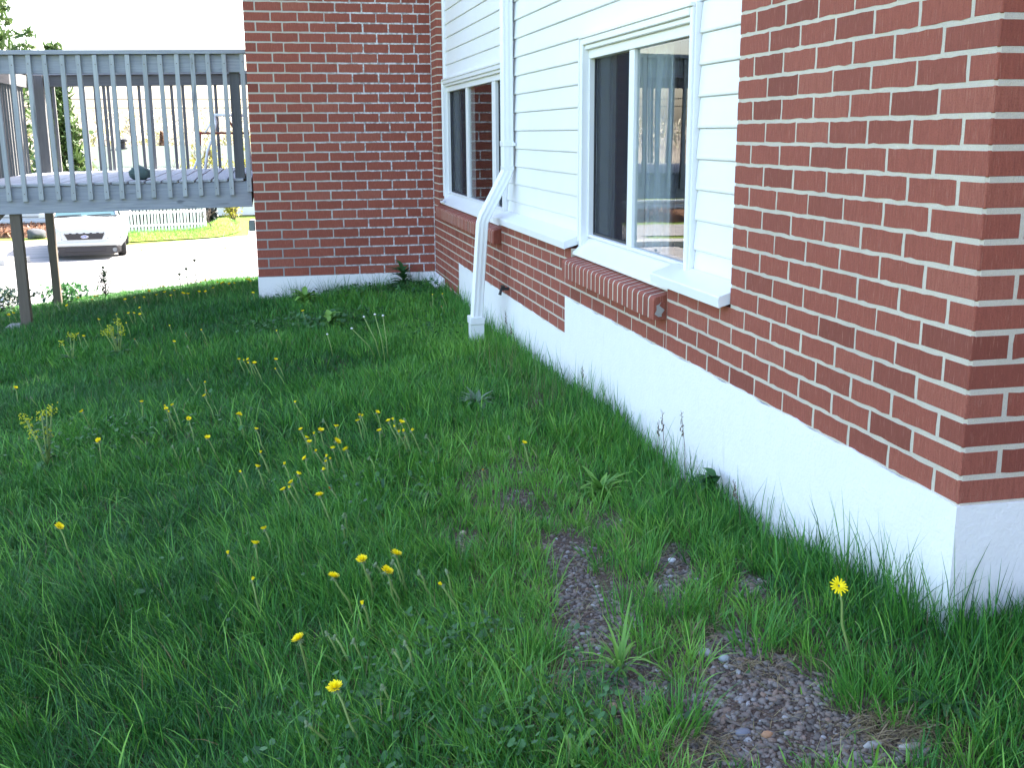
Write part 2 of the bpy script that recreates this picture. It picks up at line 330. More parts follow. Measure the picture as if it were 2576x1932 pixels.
# ------------------------------------------------------------------ the house
H1, L1, JT = .0677, .2006, .0112            # course, brick pitch, joint of the long facade
YB, WX, HB, LB, ZB = 8.108, -1.639, .0862, .2305, -.4286   # the wing
TOP = 6.0
house = tag(empty('house', (0, 0, 0)), 'red brick house with white vinyl siding, sliding windows and white painted foundation', 'house')

_bm = {}
def brick_mesh(L, h, d, mat, corner=False):
    key = (round(L*200), round(h*500), round(d*100), mat.name, corner, 0 if corner else random.randrange(4))
    if key in _bm: return _bm[key]
    m = MB()
    if corner:
        m.box((-L/2, -d/2, -h/2), (L/2, d/2, h/2)); me = m.mesh('brick', mat, bevel=.0022)
    else:
        rr = random.Random(hash(key)); j = lambda a: rr.uniform(-a, a)
        out = []
        for x, z in ((-.5, -.5), (-.36, -.5), (-.2, -.5), (-.02, -.5), (.15, -.5), (.33, -.5), (.5, -.5), (.5, -.1), (.5, .5), (.34, .5), (.18, .5), (.0, .5), (-.17, .5), (-.34, .5), (-.5, .5), (-.5, .12)):
            out.append((x*L+j(.0017), z*h+j(.0019)))
        v = [(x, -d/2+j(.0004), z) for x, z in out] + [(x, d/2, z) for x, z in out]
        n = 16; f = [tuple(range(n))] + [(i, (i+1) % n, n+(i+1) % n, n+i) for i in range(n)]
        m.add(v, f); me = m.mesh('brick', mat)
    _bm[key] = me; return me

BR = []     # (wall, centre, rot_z, L, h, d, corner, name)
def fac(wall, y0, y1, z0, z1, proud=0.0):           # facade, faces -x
    BR.append((wall, (.045-proud, (y0+y1)/2, (z0+z1)/2), -math.pi/2, y1-y0, z1-z0, .09, False))
def fro(wall, x0, x1, z0, z1, y):                   # faces -y
    BR.append((wall, ((x0+x1)/2, y+.045, (z0+z1)/2), 0, x1-x0, z1-z0, .09, False))
def jog(): return random.uniform(-.003, .003)

# near pier: bricks y 0..1.319, corner bricks wrap on to the end wall
PIER = 1.319; CJ = 1.925
def course(wall, n, y0, y1, first):                 # one course along the facade from y0 to y1, first joint at 'first'
    z0, z1 = n*H1 + JT/2, (n+1)*H1 - JT/2
    js = [y0]; y = first
    while y < y1-.025: js.append(y + jog()); y += L1
    js.append(y1)
    for a, b in zip(js[:-1], js[1:]):
        fac(wall, a + (JT/2 if a != y0 else 0.0), b - (JT/2 if b != y1 else 0.0), z0, z1)
NC = int(TOP/H1)
for n in range(0, NC):
    z0, z1 = n*H1 + JT/2, (n+1)*H1 - JT/2
    odd = n % 2 == 1
    Ly = (L1 if odd else L1/2) - JT/2; Lx = (L1/2 if odd else L1) - JT/2
    BR.append(('pier_wall', (Lx/2, Ly/2, (z0+z1)/2), 0, Lx, z1-z0, Ly, True))
    f = (2*L1 if odd else 1.5*L1)
    y1 = PIER if n >= 4 else CJ - .004
    zz = Ly + JT
    js = [zz]; y = f
    while y < y1-.025: js.append(y+jog()); y += L1
    js.append(y1)
    for i, (a, b) in enumerate(zip(js[:-1], js[1:])):
        fac('pier_wall', a + (JT/2 if i else 0), b - (JT/2 if i < len(js)-2 else 0), z0, z1)
    x = Lx + JT; first = True                       # end wall round the corner
    while x < 3.0:
        x1 = min(x + L1 - JT, 3.0); fro('pier_wall', x, x1, z0, z1, 0.0); x = x1 + JT
# low wall under the siding and windows
for n in range(-8, 4):
    lo = n < 0
    segs = []
    if n >= 0: segs.append((CJ + .004, 3.439 if n < 2 else None))
    if n >= 0:
        a0 = CJ + .004 if n < 2 else 3.345
        a1 = 7.70 if n < 2 else 5.085
        if n < 2 or True: course('low_wall', n, a0, a1 if n >= 2 else 7.786, a0 + (L1*.62 if n % 2 else L1*.13))
    elif n >= -3: course('low_wall', n, 3.445, 7.786, 3.445 + (L1*.8 if n % 2 else L1*.3))
    else: course('low_wall', n, 6.795, 7.786, 6.795 + (L1*.8 if n % 2 else L1*.3))
# far pier in the inside corner, with its short return towards the recessed siding
for n in range(-8, NC):
    z0, z1 = n*H1 + JT/2, (n+1)*H1 - JT/2
    if n < 2: course('low_wall', n, 7.792, YB-.004, 7.792 + (L1*.55 if n % 2 else L1*1.05)); continue
    Ly = (L1*1.02 if n % 2 else L1*.52)
    BR.append(('far_pier_wall', (.0475, 7.786+Ly/2, (z0+z1)/2), 0, .095, z1-z0, Ly, True))
    fac('far_pier_wall', 7.786+Ly+JT, YB-.004, z0, z1)
# wing wall
NW = int((TOP-ZB)/HB)
for n in range(NW):
    z0, z1 = ZB+n*HB+JT*.6, ZB+(n+1)*HB-JT*.6
    x = WX; first = .0925 if n % 2 else .2245
    Ld = .2245 if n % 2 else .0925
    BR.append(('wing_wall', (WX+first/2, YB+Ld/2, (z0+z1)/2), 0, first, z1-z0, Ld, True))
    x = WX+first+JT*1.1
    while x < -.03:
        w = LB - JT*1.1 + jog()*1.3
        if n % 2 == 0 and -.36 < x < -.2: w = .128 + jog()
        x1 = min(x+w, -.008)
        fro('wing_wall', x, x1, z0, z1, YB); x = x1+JT*1.1
    y = YB+Ld+JT
    while y < 12.5:
        y1 = min(y+LB-JT, 12.5)
        BR.append(('wing_wall', (WX+.045, (y+y1)/2, (z0+z1)/2), -math.pi/2, y1-y, z1-z0, .09, False)); y = y1+JT

# mortar bodies (7 mm behind the brick faces)
walls = {}
def wall(name, mat, boxes):
    m = MB()
    for a, b in boxes:
        if len(a) == 2: m.prism(a[0], a[1], b, 'z')
        else: m.box(a, b)
    walls[name] = m.build(name, mat, house); return walls[name]
E7 = .0009
wall('pier_wall', M_MORTAR, [(([(E7, .008), (.008, E7), (3.0, E7), (3.0, .30), (.30, .30), (.30, PIER-.004), (E7, PIER-.004)], 0), TOP), ((E7, PIER-.004, 0), (.30, CJ, .262))])
wall('low_wall', M_MORTAR, [((E7+.0003, CJ, -.001), (.30, 3.442, .118)), ((E7+.0003, 3.342, .118), (.30, 5.09, .264)),
                            ((E7+.0003, 3.442, -.9), (.30, 7.75, .118)), ((E7+.0003, 7.75, -.9), (.30, YB+.2, 2*H1-.004))])
wall('far_pier_wall', M_MORTAR, [(([(E7+.0003, 7.794), (.008, 7.786+E7), (.30, 7.786+E7), (.30, YB+.2), (E7+.0003, YB+.2)], 2*H1-.003), TOP)])
wall('wing_wall', M_MORTAR_W, [(([(WX+E7, YB+.008), (WX+.008, YB+E7), (.35, YB+E7), (.35, YB+.30), (WX+.30, YB+.30), (WX+.30, 12.5), (WX+E7, 12.5)], ZB), TOP)])

# the 300 bricks that show largest are objects of their own, the others join per wall
def on_screen(c):
    d = Vector(c)-CAM; w = d.dot(FWD)
    if w < .1: return None
    return (d.dot(RGT)/w*1.0652, d.dot(UPV)/w*1.0652, w)
def score(b):
    c = b[1]; s = on_screen(c)
    if not s or abs(s[0]) > .52 or abs(s[1]) > .395: return 0
    nrm = Vector((-1, 0, 0)) if abs(b[2]) > 1 else Vector((0, -1, 0))
    dv = (CAM-Vector(c)).normalized()
    if b[6]: a = b[3]*b[4]*max(0, dv.dot(Vector((0, -1, 0)))) + b[5]*b[4]*max(0, dv.dot(Vector((-1, 0, 0))))
    else: a = b[3]*b[4]*max(0, dv.dot(nrm))
    return a/s[2]**2
order = sorted(range(len(BR)), key=lambda i: -score(BR[i]))
single = set(order[:300])
rest = {}
for i, b in enumerate(BR):
    wname, c, rz, L, h, d, corner = b
    if i in single:
        link('brick', brick_mesh(L, h, d, M_BRICK, corner), walls[wname], c, (0, 0, rz))
    else:
        m = rest.setdefault(wname, MB()); cs, sn = math.cos(rz), math.sin(rz); n = len(m.v)
        for x, y, z in ((-1,-1,-1),(1,-1,-1),(1,1,-1),(-1,1,-1),(-1,-1,1),(1,-1,1),(1,1,1),(-1,1,1)):
            X, Y = x*L/2, y*d/2; m.v.append((c[0]+X*cs-Y*sn, c[1]+X*sn+Y*cs, c[2]+z*h/2))
        m.f += [tuple(n+k for k in q) for q in ((0,3,2,1),(4,5,6,7),(0,1,5,4),(1,2,6,5),(2,3,7,6),(3,0,4,7))]
for wname, m in rest.items():
    o = m.build('smaller_bricks', M_BRICK_I, walls[wname]); o['kind'] = 'stuff'

# foundation: white parged concrete in steps, slightly uneven top edge
def foundation(name, poly_fn):
    return poly_fn()
m = MB()
def parge_x(y0, y1, ztop, x=-.004):
    n = max(2, int((y1-y0)/.08)); ys = [y0+(y1-y0)*i/n for i in range(n+1)]
    for a, b in zip(ys[:-1], ys[1:]):
        za, zb = ztop+.004*math.sin(a*17)+.003*math.sin(a*41), ztop+.004*math.sin(b*17)+.003*math.sin(b*41)
        m.add([(x, a, -1.2), (x, b, -1.2), (x, b, zb), (x, a, za), (.28, a, -1.2), (.28, b, -1.2), (.28, b, zb), (.28, a, za)],
              [(0, 1, 2, 3), (3, 2, 6, 7), (4, 7, 6, 5), (0, 4, 5, 1)])
    m.add([(x, y0, -1.2), (.28, y0, -1.2), (.28, y0, ztop+.004*math.sin(y0*17)+.003*math.sin(y0*41)), (x, y0, ztop+.004*math.sin(y0*17)+.003*math.sin(y0*41))], [(0, 1, 2, 3)])
    m.add([(x, y1, -1.2), (.28, y1, -1.2), (.28, y1, ztop+.004*math.sin(y1*17)), (x, y1, ztop+.004*math.sin(y1*17))], [(0, 3, 2, 1)])
parge_x(-.004, 3.445, .001); parge_x(3.448, 6.79, -3*H1+.001, -.003)
m.box((.2805, -.004, -1.2), (3.0, .28, .001))
m.build('foundation', M_PARGE, house); m = MB()
m.box((WX-.005, YB-.005, -1.4), (-.0045, YB+.29, ZB+.001)); m.box((WX-.005, YB+.2905, -1.6), (WX+.28, 12.5, ZB+.001))
m.prism([(-.09, -.62), (-.09, -.50), (-.0045, -.425), (-.0045, -.62)], 7.55, YB-.006, 'y')    # wedge of render in the inside corner
m.build('foundation', M_PARGE, house, bevel=0)

# shell behind the siding, roof
SX = .10
shell = MB()
WIN = [(1.83, 3.33), (5.20, 7.74)]          # outer casing of the two windows (y)
ZS, ZH = .235, 1.300
shell.box((SX, PIER, .20), (.24, WIN[0][0], TOP)); shell.box((SX, WIN[0][1], .20), (.24, WIN[1][0], TOP)); shell.box((SX, WIN[1][1], .20), (.24, 7.79, TOP))
for a, b in WIN:
    shell.box((SX, a, .1), (.24, b, .30)); shell.box((SX, a, 1.27), (.24, b, TOP))
shell.build('sheathing', M_DARKROOM, house)
shell2 = MB(); shell2.box((9.8, .31, -.5), (10.0, 12.4, TOP)); shell2.box((.36, 12.3, -.5), (9.79, 12.5, TOP)); shell2.box((-1.3, 12.3, -.5), (.355, 12.5, TOP)); shell2.box((3.001, .02, -.6), (9.79, .30, TOP))
shell2.build('rear_wall', M_MORTAR, house)
MB().box((2.2, -7.0, -.9), (9.8, -.012, TOP)).build('added_sky_blocker', M_BRICK, house)  # unseen block added to cut skylight on the corner's right face
rf = MB(); rf.box((-.40, -.45, TOP), (10.4, 12.7, TOP+.22)); rf.box((-2.03, 7.7, TOP), (-.401, 12.7, TOP+.22)); rf.prism([(-.45, TOP+.221), (10.45, TOP+.221), (5, TOP+2.2)], -.45, 12.7, 'y')
rf.build('roof', M_ROOF, house)

# vinyl siding: every board is a part
siding = MB().box((.084, PIER+.003, .28), (.0995, PIER+.02, TOP)).build('siding', M_SIDING, house)
EXP = .1137; Z0 = .294
prof = [(.0985, 0), (.070, 0), (.0665, .003), (.0658, .010), (.0672, .020), (.0742, EXP-.014), (.0768, EXP-.0015), (.0985, EXP-.0015)]
def board(k, y0, y1):
    z = Z0+k*EXP
    pr = [(x, z+dz) for x, dz in prof]
    if k == -1: pr = [(x, max(zz, .255)) for x, zz in pr]
    if z > 3.2: return False
    MB().prism(pr, y0, y1).build('siding_board', M_SIDING, siding)
    return True
for k in range(0, 9):
    board(k, PIER+.002, WIN[0][0]-.002)
    board(k, WIN[0][1]+.002, WIN[1][0]-.002)
for k in range(9, 25):
    sp = 4.27 if k % 2 else 5.6
    if k > 9 and k < 20:
        board(k, PIER+.002, sp-.001); board(k, sp+.001, 7.72)
    else: board(k, PIER+.002, 7.72)
up = MB()
for k in range(25, int((TOP-Z0)/EXP)):
    up.prism([(x, Z0+k*EXP+dz) for x, dz in prof], PIER+.002, 7.72)
o = up.build('upper_boards', M_SIDING, siding); o['kind'] = 'stuff'
MB().box((.050, 7.722, 1.305), (.099, 7.782, TOP)).build('corner_trim', M_TRIM, siding, bevel=.004)
MB().box((.046, PIER-.001+.001, .33), (.060, PIER+.012, TOP)).build('channel_trim', M_TRIM, siding)

# sill flashings under the siding (white folded metal)
def flashing(y0, y1):
    f = MB()
    f.prism([(.064, .336), (-.036, .301), (-.038, .297), (-.036, .262), (-.032, .262), (-.033, .296), (.02, .300), (.064, .322)], y0, y1)
    f.prism([(.064, .335), (-.034, .300), (-.033, .264), (.064, .292)], y0-.0012, y0-.0002)      # folded end cap
    return f.build('sill_flashing', M_TRIM, house)
flashing(PIER+.012, 2.02); flashing(3.345, 5.19)

# ---- windows
def window(y0, y1, panes, bars):
    w = MB()
    # casing, head, sloping sill: all y0..y1 outside
    cw = .040
    w.box((.040, y0+.012, .275), (.099, y0+cw, ZH)); w.box((.036, y1-cw, .275), (.099, y1, ZH))
    w.box((.036, y0+cw, ZH-.03), (.099, y1-cw, ZH)); w.box((.050, y0+cw, ZH-.052), (.0985, y1-cw, ZH-.031))
    win = w.build('window', M_TRIM, house, bevel=.003)
    j = MB(); j.box((.050, y0+.001, .30), (.0995, y0+.0115, ZH+.014)); j.box((.030, y1+.0005, .30), (.0995, y1+.010, ZH+.014)); j.box((.030, y0+.0117, ZH+.0005), (.0995, y1+.010, ZH+.014))
    j.build('channel_trim', M_TRIM, win, bevel=.002)
    s = MB(); s.prism([(.15, .20), (.004, .236), (.004, .247), (.020, .262), (.090, .327), (.15, .327)], y0, y1)
    s.build('sloping_sill', M_TRIM, win, bevel=.002)
    f = MB(); gz0, gz1 = .331, 1.205
    f.box((.070, y0+cw, gz1), (.14, y1-cw, ZH-.053)); f.box((.075, y0+cw, .3275), (.14, y1-cw, .3275+.014))
    f.box((.070, y0+cw, .3275), (.14, y0+cw+.02, gz1)); f.box((.070, y1-cw-.02, .3275), (.14, y1-cw, gz1))
    for a, b, xf in bars: f.box((xf, a, .3417), (.1395, b, gz1-.0005))
    f.build('frame', M_TRIM, win, bevel=.002)
    for a, b, x, kind in panes:
        g = MB().box((x, a, .340), (x+.004, b, gz1+.002)).build('pane', M_GLASS, win)
        if kind == 'screen':
            sc = MB().box((x-.010, a+.018, .352), (x-.009, b, gz1-.004)).build('insect_screen', M_SCREEN_T, win)
            fr = MB(); fr.box((x-.012, b-.001, .341), (x-.004, b+.018, gz1)); fr.box((x-.012, a, .341), (x-.004, a+.017, gz1)); fr.box((x-.012, a+.0171, .341), (x-.004, b-.0011, .353))
            fr.build('screen_frame', M_GASKET, win)
    # room behind the window
    rm = MB()
    X0, X1, ya, yb, za, zb = .245, 2.4, y0-.3, y1+.3, -.4, 1.6
    rm.box((X1, ya, za), (X1+.05, yb, zb)); rm.box((X0, ya-.05, za), (X1, ya, zb)); rm.box((X0, yb, za), (X1, yb+.05, zb))
    rm.box((X0, ya, za-.05), (X1, yb, za)); rm.box((X0, ya, zb), (X1, yb, zb+.05))
    rm.build('room', M_DARKROOM, win)
    return win
def screen_mat():
    t = NT('insect_screen_mesh'); t.n.remove(t.p)
    tr = t.add('ShaderNodeBsdfTransparent'); df = t.add('ShaderNodeBsdfDiffuse'); df.inputs[0].default_value = (.045, .048, .06, 1)
    mx = t.add('ShaderNodeMixShader'); mx.inputs[0].default_value = .34
    t.l(tr.outputs[0], mx.inputs[1]); t.l(df.outputs[0], mx.inputs[2]); t.l(mx.outputs[0], t.out.inputs[0]); return t.m
M_SCREEN_T = screen_mat()
win = window(1.83, 3.33, [(2.66, 3.26, .108, 'screen'), (1.90, 2.66, .092, '')], [(2.610, 2.680, .078)])
def curtain(par, y0, y1, x, am=1.0):
    n = 60; v = []; f = []
    for i in range(n+1):
        y = y0+(y1-y0)*i/n; xx = x+am*(.022*math.sin(i*.75)+.012*math.sin(i*1.9))
        v += [(xx, y, .30), (xx, y, 1.24)]
    for i in range(n): f.append((2*i, 2*i+2, 2*i+3, 2*i+1))
    MB().add(v, f).build('curtain', M_CURTAIN, par, smooth=True)
curtain(win, 3.02, 3.25, .128, .35); curtain(win, 2.36, 2.63, .165)
win2 = window(5.20, 7.74, [(6.83, 7.665, .108, 'screen'), (5.72, 6.73, .092, ''), (5.275, 5.60, .108, 'screen')], [(6.72, 6.81, .078), (5.60, 5.72, .072)])
curtain(win2, 7.3, 7.62, .128, .35)

# rowlock brick sills
def rowlock(y0, y1, n):
    b = MB(); b.prism([(-.0513, .1235), (-.0513, .1965), (-.0488, .2050), (-.0427, .2124), (.09, .2418), (.09, .1235)], y0+.02, y1-.02)
    sill = b.build('window_sill', M_MORTAR, house)
    p = (y1-y0)/n
    t = MB(); hw = p/2-.0046
    pr = [(-.052, .122), (-.052, .196), (-.0495, .2055), (-.043, .2132), (.09, .2425), (.09, .122)]
    t.prism(pr, -hw, hw); me = t.mesh('sill_brick', M_BRICK, bevel=.0018)
    for i in range(n):
        o = link('sill_brick', me, sill, (random.uniform(-.0004, .0005), y0+(i+.5)*p+random.uniform(-.001, .001), random.uniform(-.0003, .0006)), (0, 0, random.uniform(-.004, .004)))
    return sill
rowlock(1.93, 3.335, 21); s2 = rowlock(5.09, 7.70, 39)
MB().add([(-.03+random.uniform(-.011, .011)+.012*math.cos(a), 1.9275, .165+random.uniform(-.006, .006)+.028*math.sin(a)) for a in [i*.63 for i in range(10)]], [tuple(range(10))]).build('mortar_smear', M_CONC, walls['pier_wall'])

# ---- downspout
pipe = MB()
path = [Vector(p) for p in ((.022, 4.985, TOP-.1), (.022, 4.985, .622), (.014, 4.985, .592), (-.136, 4.985, .312), (-.149, 4.985, .276), (-.196, 4.99, -.36))]
def section(i):
    t = (path[min(i+1, len(path)-1)]-path[max(i-1, 0)]).normalized(); yv = Vector((0, 1, 0)); o = t.cross(yv).normalized()
    if o.x > 0: o = -o
    hw, hd = .046, .034; pts = []
    cor = []
    nf = 9
    for k in range(nf): u = -1+2*k/(nf-1); cor.append((u*.86, 1 - (.06 if k % 2 else 0)))          # ribbed front
    cor += [(1, .86)] + [(1 - (.06 if k % 2 else 0), .86-1.72*k/4) for k in range(1, 4)] + [(1, -.86), (.86, -1), (-.86, -1), (-1, -.86)] + [(-1 + (.06 if k % 2 else 0), -.86+1.72*k/4) for k in range(1, 4)] + [(-1, .86)]
    return [path[i]+yv*(a*hw)+o*(b*hd) for a, b in cor]
rings = [section(i) for i in range(len(path))]; nr = len(rings[0])
pv = [p for r in rings for p in r]; pf = []
for i in range(len(rings)-1):
    for k in range(nr): pf.append((i*nr+k, i*nr+(k+1) % nr, (i+1)*nr+(k+1) % nr, (i+1)*nr+k))
dp = pipe.add(pv, pf).build('downspout', M_PIPE, house)
def collar(z, h, g, y=4.985, xc=.022):
    c = MB(); c.box((xc-.034-g, y-.048-g, z), (xc+.036, y+.048+g, z+h)); return c
collar(.765, .035, .004).build('strap', M_PIPE, dp, bevel=.003)
MB().box((.040, 4.90, .77), (.060, 4.941, .79)).build('strap_lug', M_PIPE, dp)
MB().box((-.013, 4.938, .615), (.058, 5.032, .640)).build('elbow_seam', M_PIPE, dp, bevel=.002)
oc = MB(); oc.box((-.248, 4.931, -.395), (-.150, 5.049, -.345)); oc.build('outlet_collar', M_PIPE, dp, bevel=.004)
MB().box((-.241, 4.940, -.60), (-.153, 5.042, -.396)).build('drain_stub', M_PIPE, dp)
MB().box((WX-.062, 8.25, -.015), (WX-.006, 8.42, .072)).build('utility_box', plain('grey_green_metal', (.20, .24, .22), .5, .4), house, bevel=.004)
tp = MB(); tp.tube([(.002, 4.985-.12, -.150), (-.05, 4.985-.12, -.152), (-.06, 4.985-.12, -.19)], .011, 8); tp.box((-.052, 4.845, -.140), (-.030, 4.885, -.128)); tp.build('hose_tap', M_GASKET, house)
_cr = random.Random(5); ck = bmesh.new(); bmesh.ops.create_icosphere(ck, subdivisions=2, radius=1)
for v in ck.verts: k = 1+_cr.uniform(-.3, .3); v.co = Vector((v.co.x*.014*k-.004, v.co.y*.10*k+7.60, v.co.z*.010*k+.257))
me = bpy.data.meshes.new('caulk_smear'); ck.to_mesh(me); ck.free(); me.materials.append(M_TRIM); link('caulk_smear', me, house)
# ------------------------------------------------------------------ lawn
def soil_material():
    t = NT('soil'); t.set(.95, .1); pos = t.pos()
    a = t.noise(pos, 35, 5, .65); b = t.noise(pos, 5, 4, .6); c = t.noise(pos, 160, 3, .6)
    col = t.mix(a, (.045, .033, .026), (.15, .115, .095)); col = t.mix(t.math('MULTIPLY', b, .5), col, (.10, .066, .050))
    v = t.add('ShaderNodeTexVoronoi'); v.inputs['Scale'].default_value = 110; t.l(pos, v.inputs['Vector'])
    col = t.mix(t.ramp(v.outputs['Distance'], [(.15, (.5, .5, .5)), (.4, (0, 0, 0))]), col, (.20, .18, .17))
    t.base(col); t.bump(t.math('ADD', a, c), .8, .012); return t.m
M_SOIL = soil_material()
gx = np.concatenate([np.arange(-14, -5, .5), np.arange(-5, .3, .07), np.arange(.3, 2.0, .5)]); gy = np.concatenate([np.arange(-7, -1.2, .5), np.arange(-1.2, 5, .07), np.arange(5, 13, .14), np.arange(13, 17.6, .3)])
GX, GY = np.meshgrid(gx, gy); GZ = ground(GX, GY)
ny, nx = GX.shape
idx = np.arange(nx*ny).reshape(ny, nx)
q = np.stack([idx[:-1, :-1], idx[:-1, 1:], idx[1:, 1:], idx[1:, :-1]], -1).reshape(-1, 4)
lawn = fast_mesh('lawn', np.stack([GX, GY, GZ], -1).reshape(-1, 3), q.ravel(), np.full(len(q), 4), M_SOIL, smooth=True)
lawn['kind'] = 'structure'

def vnoise(x, y, s, seed):
    """smooth value noise 0..1"""
    r = np.random.default_rng(seed).random((128, 128)); u = x/s+500.3; v = y/s+500.7
    i = np.floor(u).astype(int); j = np.floor(v).astype(int); fu = u-i; fv = v-j
    fu = fu*fu*(3-2*fu); fv = fv*fv*(3-2*fv)
    g = lambda a, b: r[a % 128, b % 128]
    return (g(i, j)*(1-fu)+g(i+1, j)*fu)*(1-fv)+(g(i, j+1)*(1-fu)+g(i+1, j+1)*fu)*fv
def bareness(x, y):
    b = np.zeros_like(x)
    wob = (vnoise(x, y, .06, 3)-.5)*.9+(vnoise(x, y, .18, 4)-.5)*.5
    for cx_, cy_, ax, ay, bx, by in BARE:
        det = ax*by-ay*bx; dx, dy = x-cx_, y-cy_
        p = (dx*by-dy*bx)/det; r = (-dx*ay+dy*ax)/det
        b = np.maximum(b, np.clip((1.24+wob-np.sqrt(p*p+r*r))*3.0, 0, 1))
    return b
def poor(x, y):
    """thin strip of poor soil along the wall"""
    d = np.exp(-((x+.62)/.36)**2)*np.clip((3.2-y)/1.5, 0, 1)
    return d
def free(x, y):
    return ~(((x > -.006) & (y > -.008)) | ((x > WX-.006) & (y > YB-.008)))

def grass_material():
    t = NT('grass_blades')
    ti = t.add('ShaderNodeAttribute', attribute_name='tint').outputs['Fac']; al = t.add('ShaderNodeAttribute', attribute_name='along').outputs['Fac']
    dr = t.add('ShaderNodeAttribute', attribute_name='dry').outputs['Fac']
    col = t.ramp(ti, [(0, (.015, .090, .023)), (.3, (.038, .186, .031)), (.65, (.094, .300, .042)), (1, (.20, .44, .065))])
    col = t.mix(t.ramp(al, [(.0, (.75, .75, .75)), (.22, (0, 0, 0))]), col, (.10, .11, .035))      # pale sheath at the foot of the blade
    col = t.mix(dr, col, t.ramp(ti, [(0, (.16, .11, .065)), (1, (.34, .27, .16))]))
    t.l(col, t.p.inputs['Base Color']); t.set(.45, .32)
    tl = t.add('ShaderNodeBsdfTranslucent'); t.l(t.mix(.35, col, (.10, .22, .02)), tl.inputs[0])
    mx = t.add('ShaderNodeMixShader'); mx.inputs[0].default_value = .22
    t.l(t.p.outputs[0], mx.inputs[1]); t.l(tl.outputs[0], mx.inputs[2]); t.l(mx.outputs[0], t.out.inputs[0]); return t.m
M_GRASS = grass_material()

def blades(x, y, L, width, lean_dir, lean, curl, tint, dry, segs, z=None):
    """numpy arrays -> (V, loops, counts, attrs) for tapering curved blades"""
    n = len(x); z = ground(x, y)-.006 if z is None else z
    dx, dy = np.cos(lean_dir), np.sin(lean_dir)
    tw = RNG.uniform(-1.2, 1.2, n); wx, wy = -np.sin(lean_dir+tw), np.cos(lean_dir+tw)
    V = []; tt = np.linspace(0, 1, segs+1)
    for t in tt:
        ang = lean + curl*t                       # angle from vertical, growing along the blade
        # integrate roughly: use mid angle
        am = lean + curl*t*.5
        h = L*t*np.sin(np.minimum(am, 2.2)); up = L*t*np.cos(np.minimum(am, 2.2))
        px, py, pz = x+dx*h, y+dy*h, z+up
        w = width*(1-t)**.55*(.55+.45*min(1, t*4)) if t < 1 else None
        if t < 1:
            V.append(np.stack([px-wx*w/2, py-wy*w/2, pz], -1)); V.append(np.stack([px+wx*w/2, py+wy*w/2, pz], -1))
        else: V.append(np.stack([px, py, pz], -1))
    V = np.stack(V, 1)                            # n, 2*segs+1, 3
    k = V.shape[1]; base = np.arange(n)[:, None]*k
    lp = []; cn = []
    for s in range(segs-1): lp += [2*s, 2*s+1, 2*s+3, 2*s+2]; cn.append(4)
    lp += [2*segs-2, 2*segs-1, 2*segs]; cn.append(3)
    loops = (base+np.array(lp)[None]).ravel(); counts = np.tile(cn, n)
    al = np.repeat(tt[:-1], 2); al = np.append(al, 1.0)
    at = dict(tint=np.repeat(tint, k), along=np.tile(al, n), dry=np.repeat(dry, k))
    return V.reshape(-1, 3), loops, counts, at
class Acc:
    def __init__(s): s.V = []; s.l = []; s.c = []; s.a = {}; s.n = 0
    def add(s, r):
        V, l, c, a = r; s.V.append(V); s.l.append(l+s.n); s.c.append(c); s.n += len(V)
        for k, v in a.items(): s.a.setdefault(k, []).append(v)
    def build(s, name, mat):
        return fast_mesh(name, np.concatenate(s.V), np.concatenate(s.l), np.concatenate(s.c), mat, attrs={k: np.concatenate(v) for k, v in s.a.items()})
lawn_acc = Acc()
def sow(x0, x1, y0, y1, dens, segs, wmul, lmul=1.0):
    n = int((x1-x0)*(y1-y0)*dens); x = RNG.uniform(x0, x1, n); y = RNG.uniform(y0, y1, n)
    # only what a camera near the photographer's can see
    u = ((x-CAM.x)*RGT.x+(y-CAM.y)*RGT.y)/np.maximum(.2, (x-CAM.x)*FWD.x+(y-CAM.y)*FWD.y)
    keep = free(x, y) & (u > -.66) & (u < .62)
    b = bareness(x, y); pr = poor(x, y)
    tuft = vnoise(x, y, .10, 21)
    keep &= RNG.random(n) > np.clip(b, 0, .95)
    keep &= RNG.random(n) > pr*np.clip(1.6-tuft*1.5, 0, .93)
    x, y, b, pr, tuft = x[keep], y[keep], b[keep], pr[keep], tuft[keep]; n = len(x)
    big = vnoise(x, y, .55, 5); mid = vnoise(x, y, .17, 6); hue = vnoise(x, y, .9, 8)
    wallside = np.exp(-(x/.16)**2)*(y > -.3)
    L = (.045+.055*big+.035*mid)*RNG.uniform(.55, 1.3, n)*lmul
    L *= 1-.42*pr; L *= 1-.45*np.clip(b*2, 0, 1)
    L += wallside*RNG.uniform(0, .20, n)*RNG.random(n)**3
    corner = np.exp(-(((x+.12)/.26)**2+((y-.12)/.5)**2)); L *= 1+.55*corner
    ddir = math.pi*1.02 + (vnoise(x, y, .7, 9)-.5)*3.6 + (vnoise(x, y, .14, 10)-.5)*3.2 + RNG.normal(0, 1.8, n)
    lean = np.abs(RNG.normal(.20, .2, n)) + .38*np.clip(vnoise(x, y, .35, 12)-.3, 0, 1)*(x < -.9)
    curl = np.abs(RNG.normal(.45, .5, n))*(1-.5*wallside)
    tint = np.clip(.30-.14*np.clip((-x-.9)/.8, 0, 1)+.42*(hue-.5)+.3*(mid-.5)+RNG.normal(0, .22, n)+.25*pr+.20*np.exp(-((x+.4)/.5)**2)-.25*corner, 0, 1)
    dry = np.where(RNG.random(n) < .012+.05*pr+.10*np.clip(b*3, 0, 1)*(b < .9), RNG.uniform(.5, 1, n), 0.0)
    w = RNG.uniform(.0024, .0048, n)*wmul
    lawn_acc.add(blades(x, y, L, w, ddir, lean, curl, tint, dry, segs))
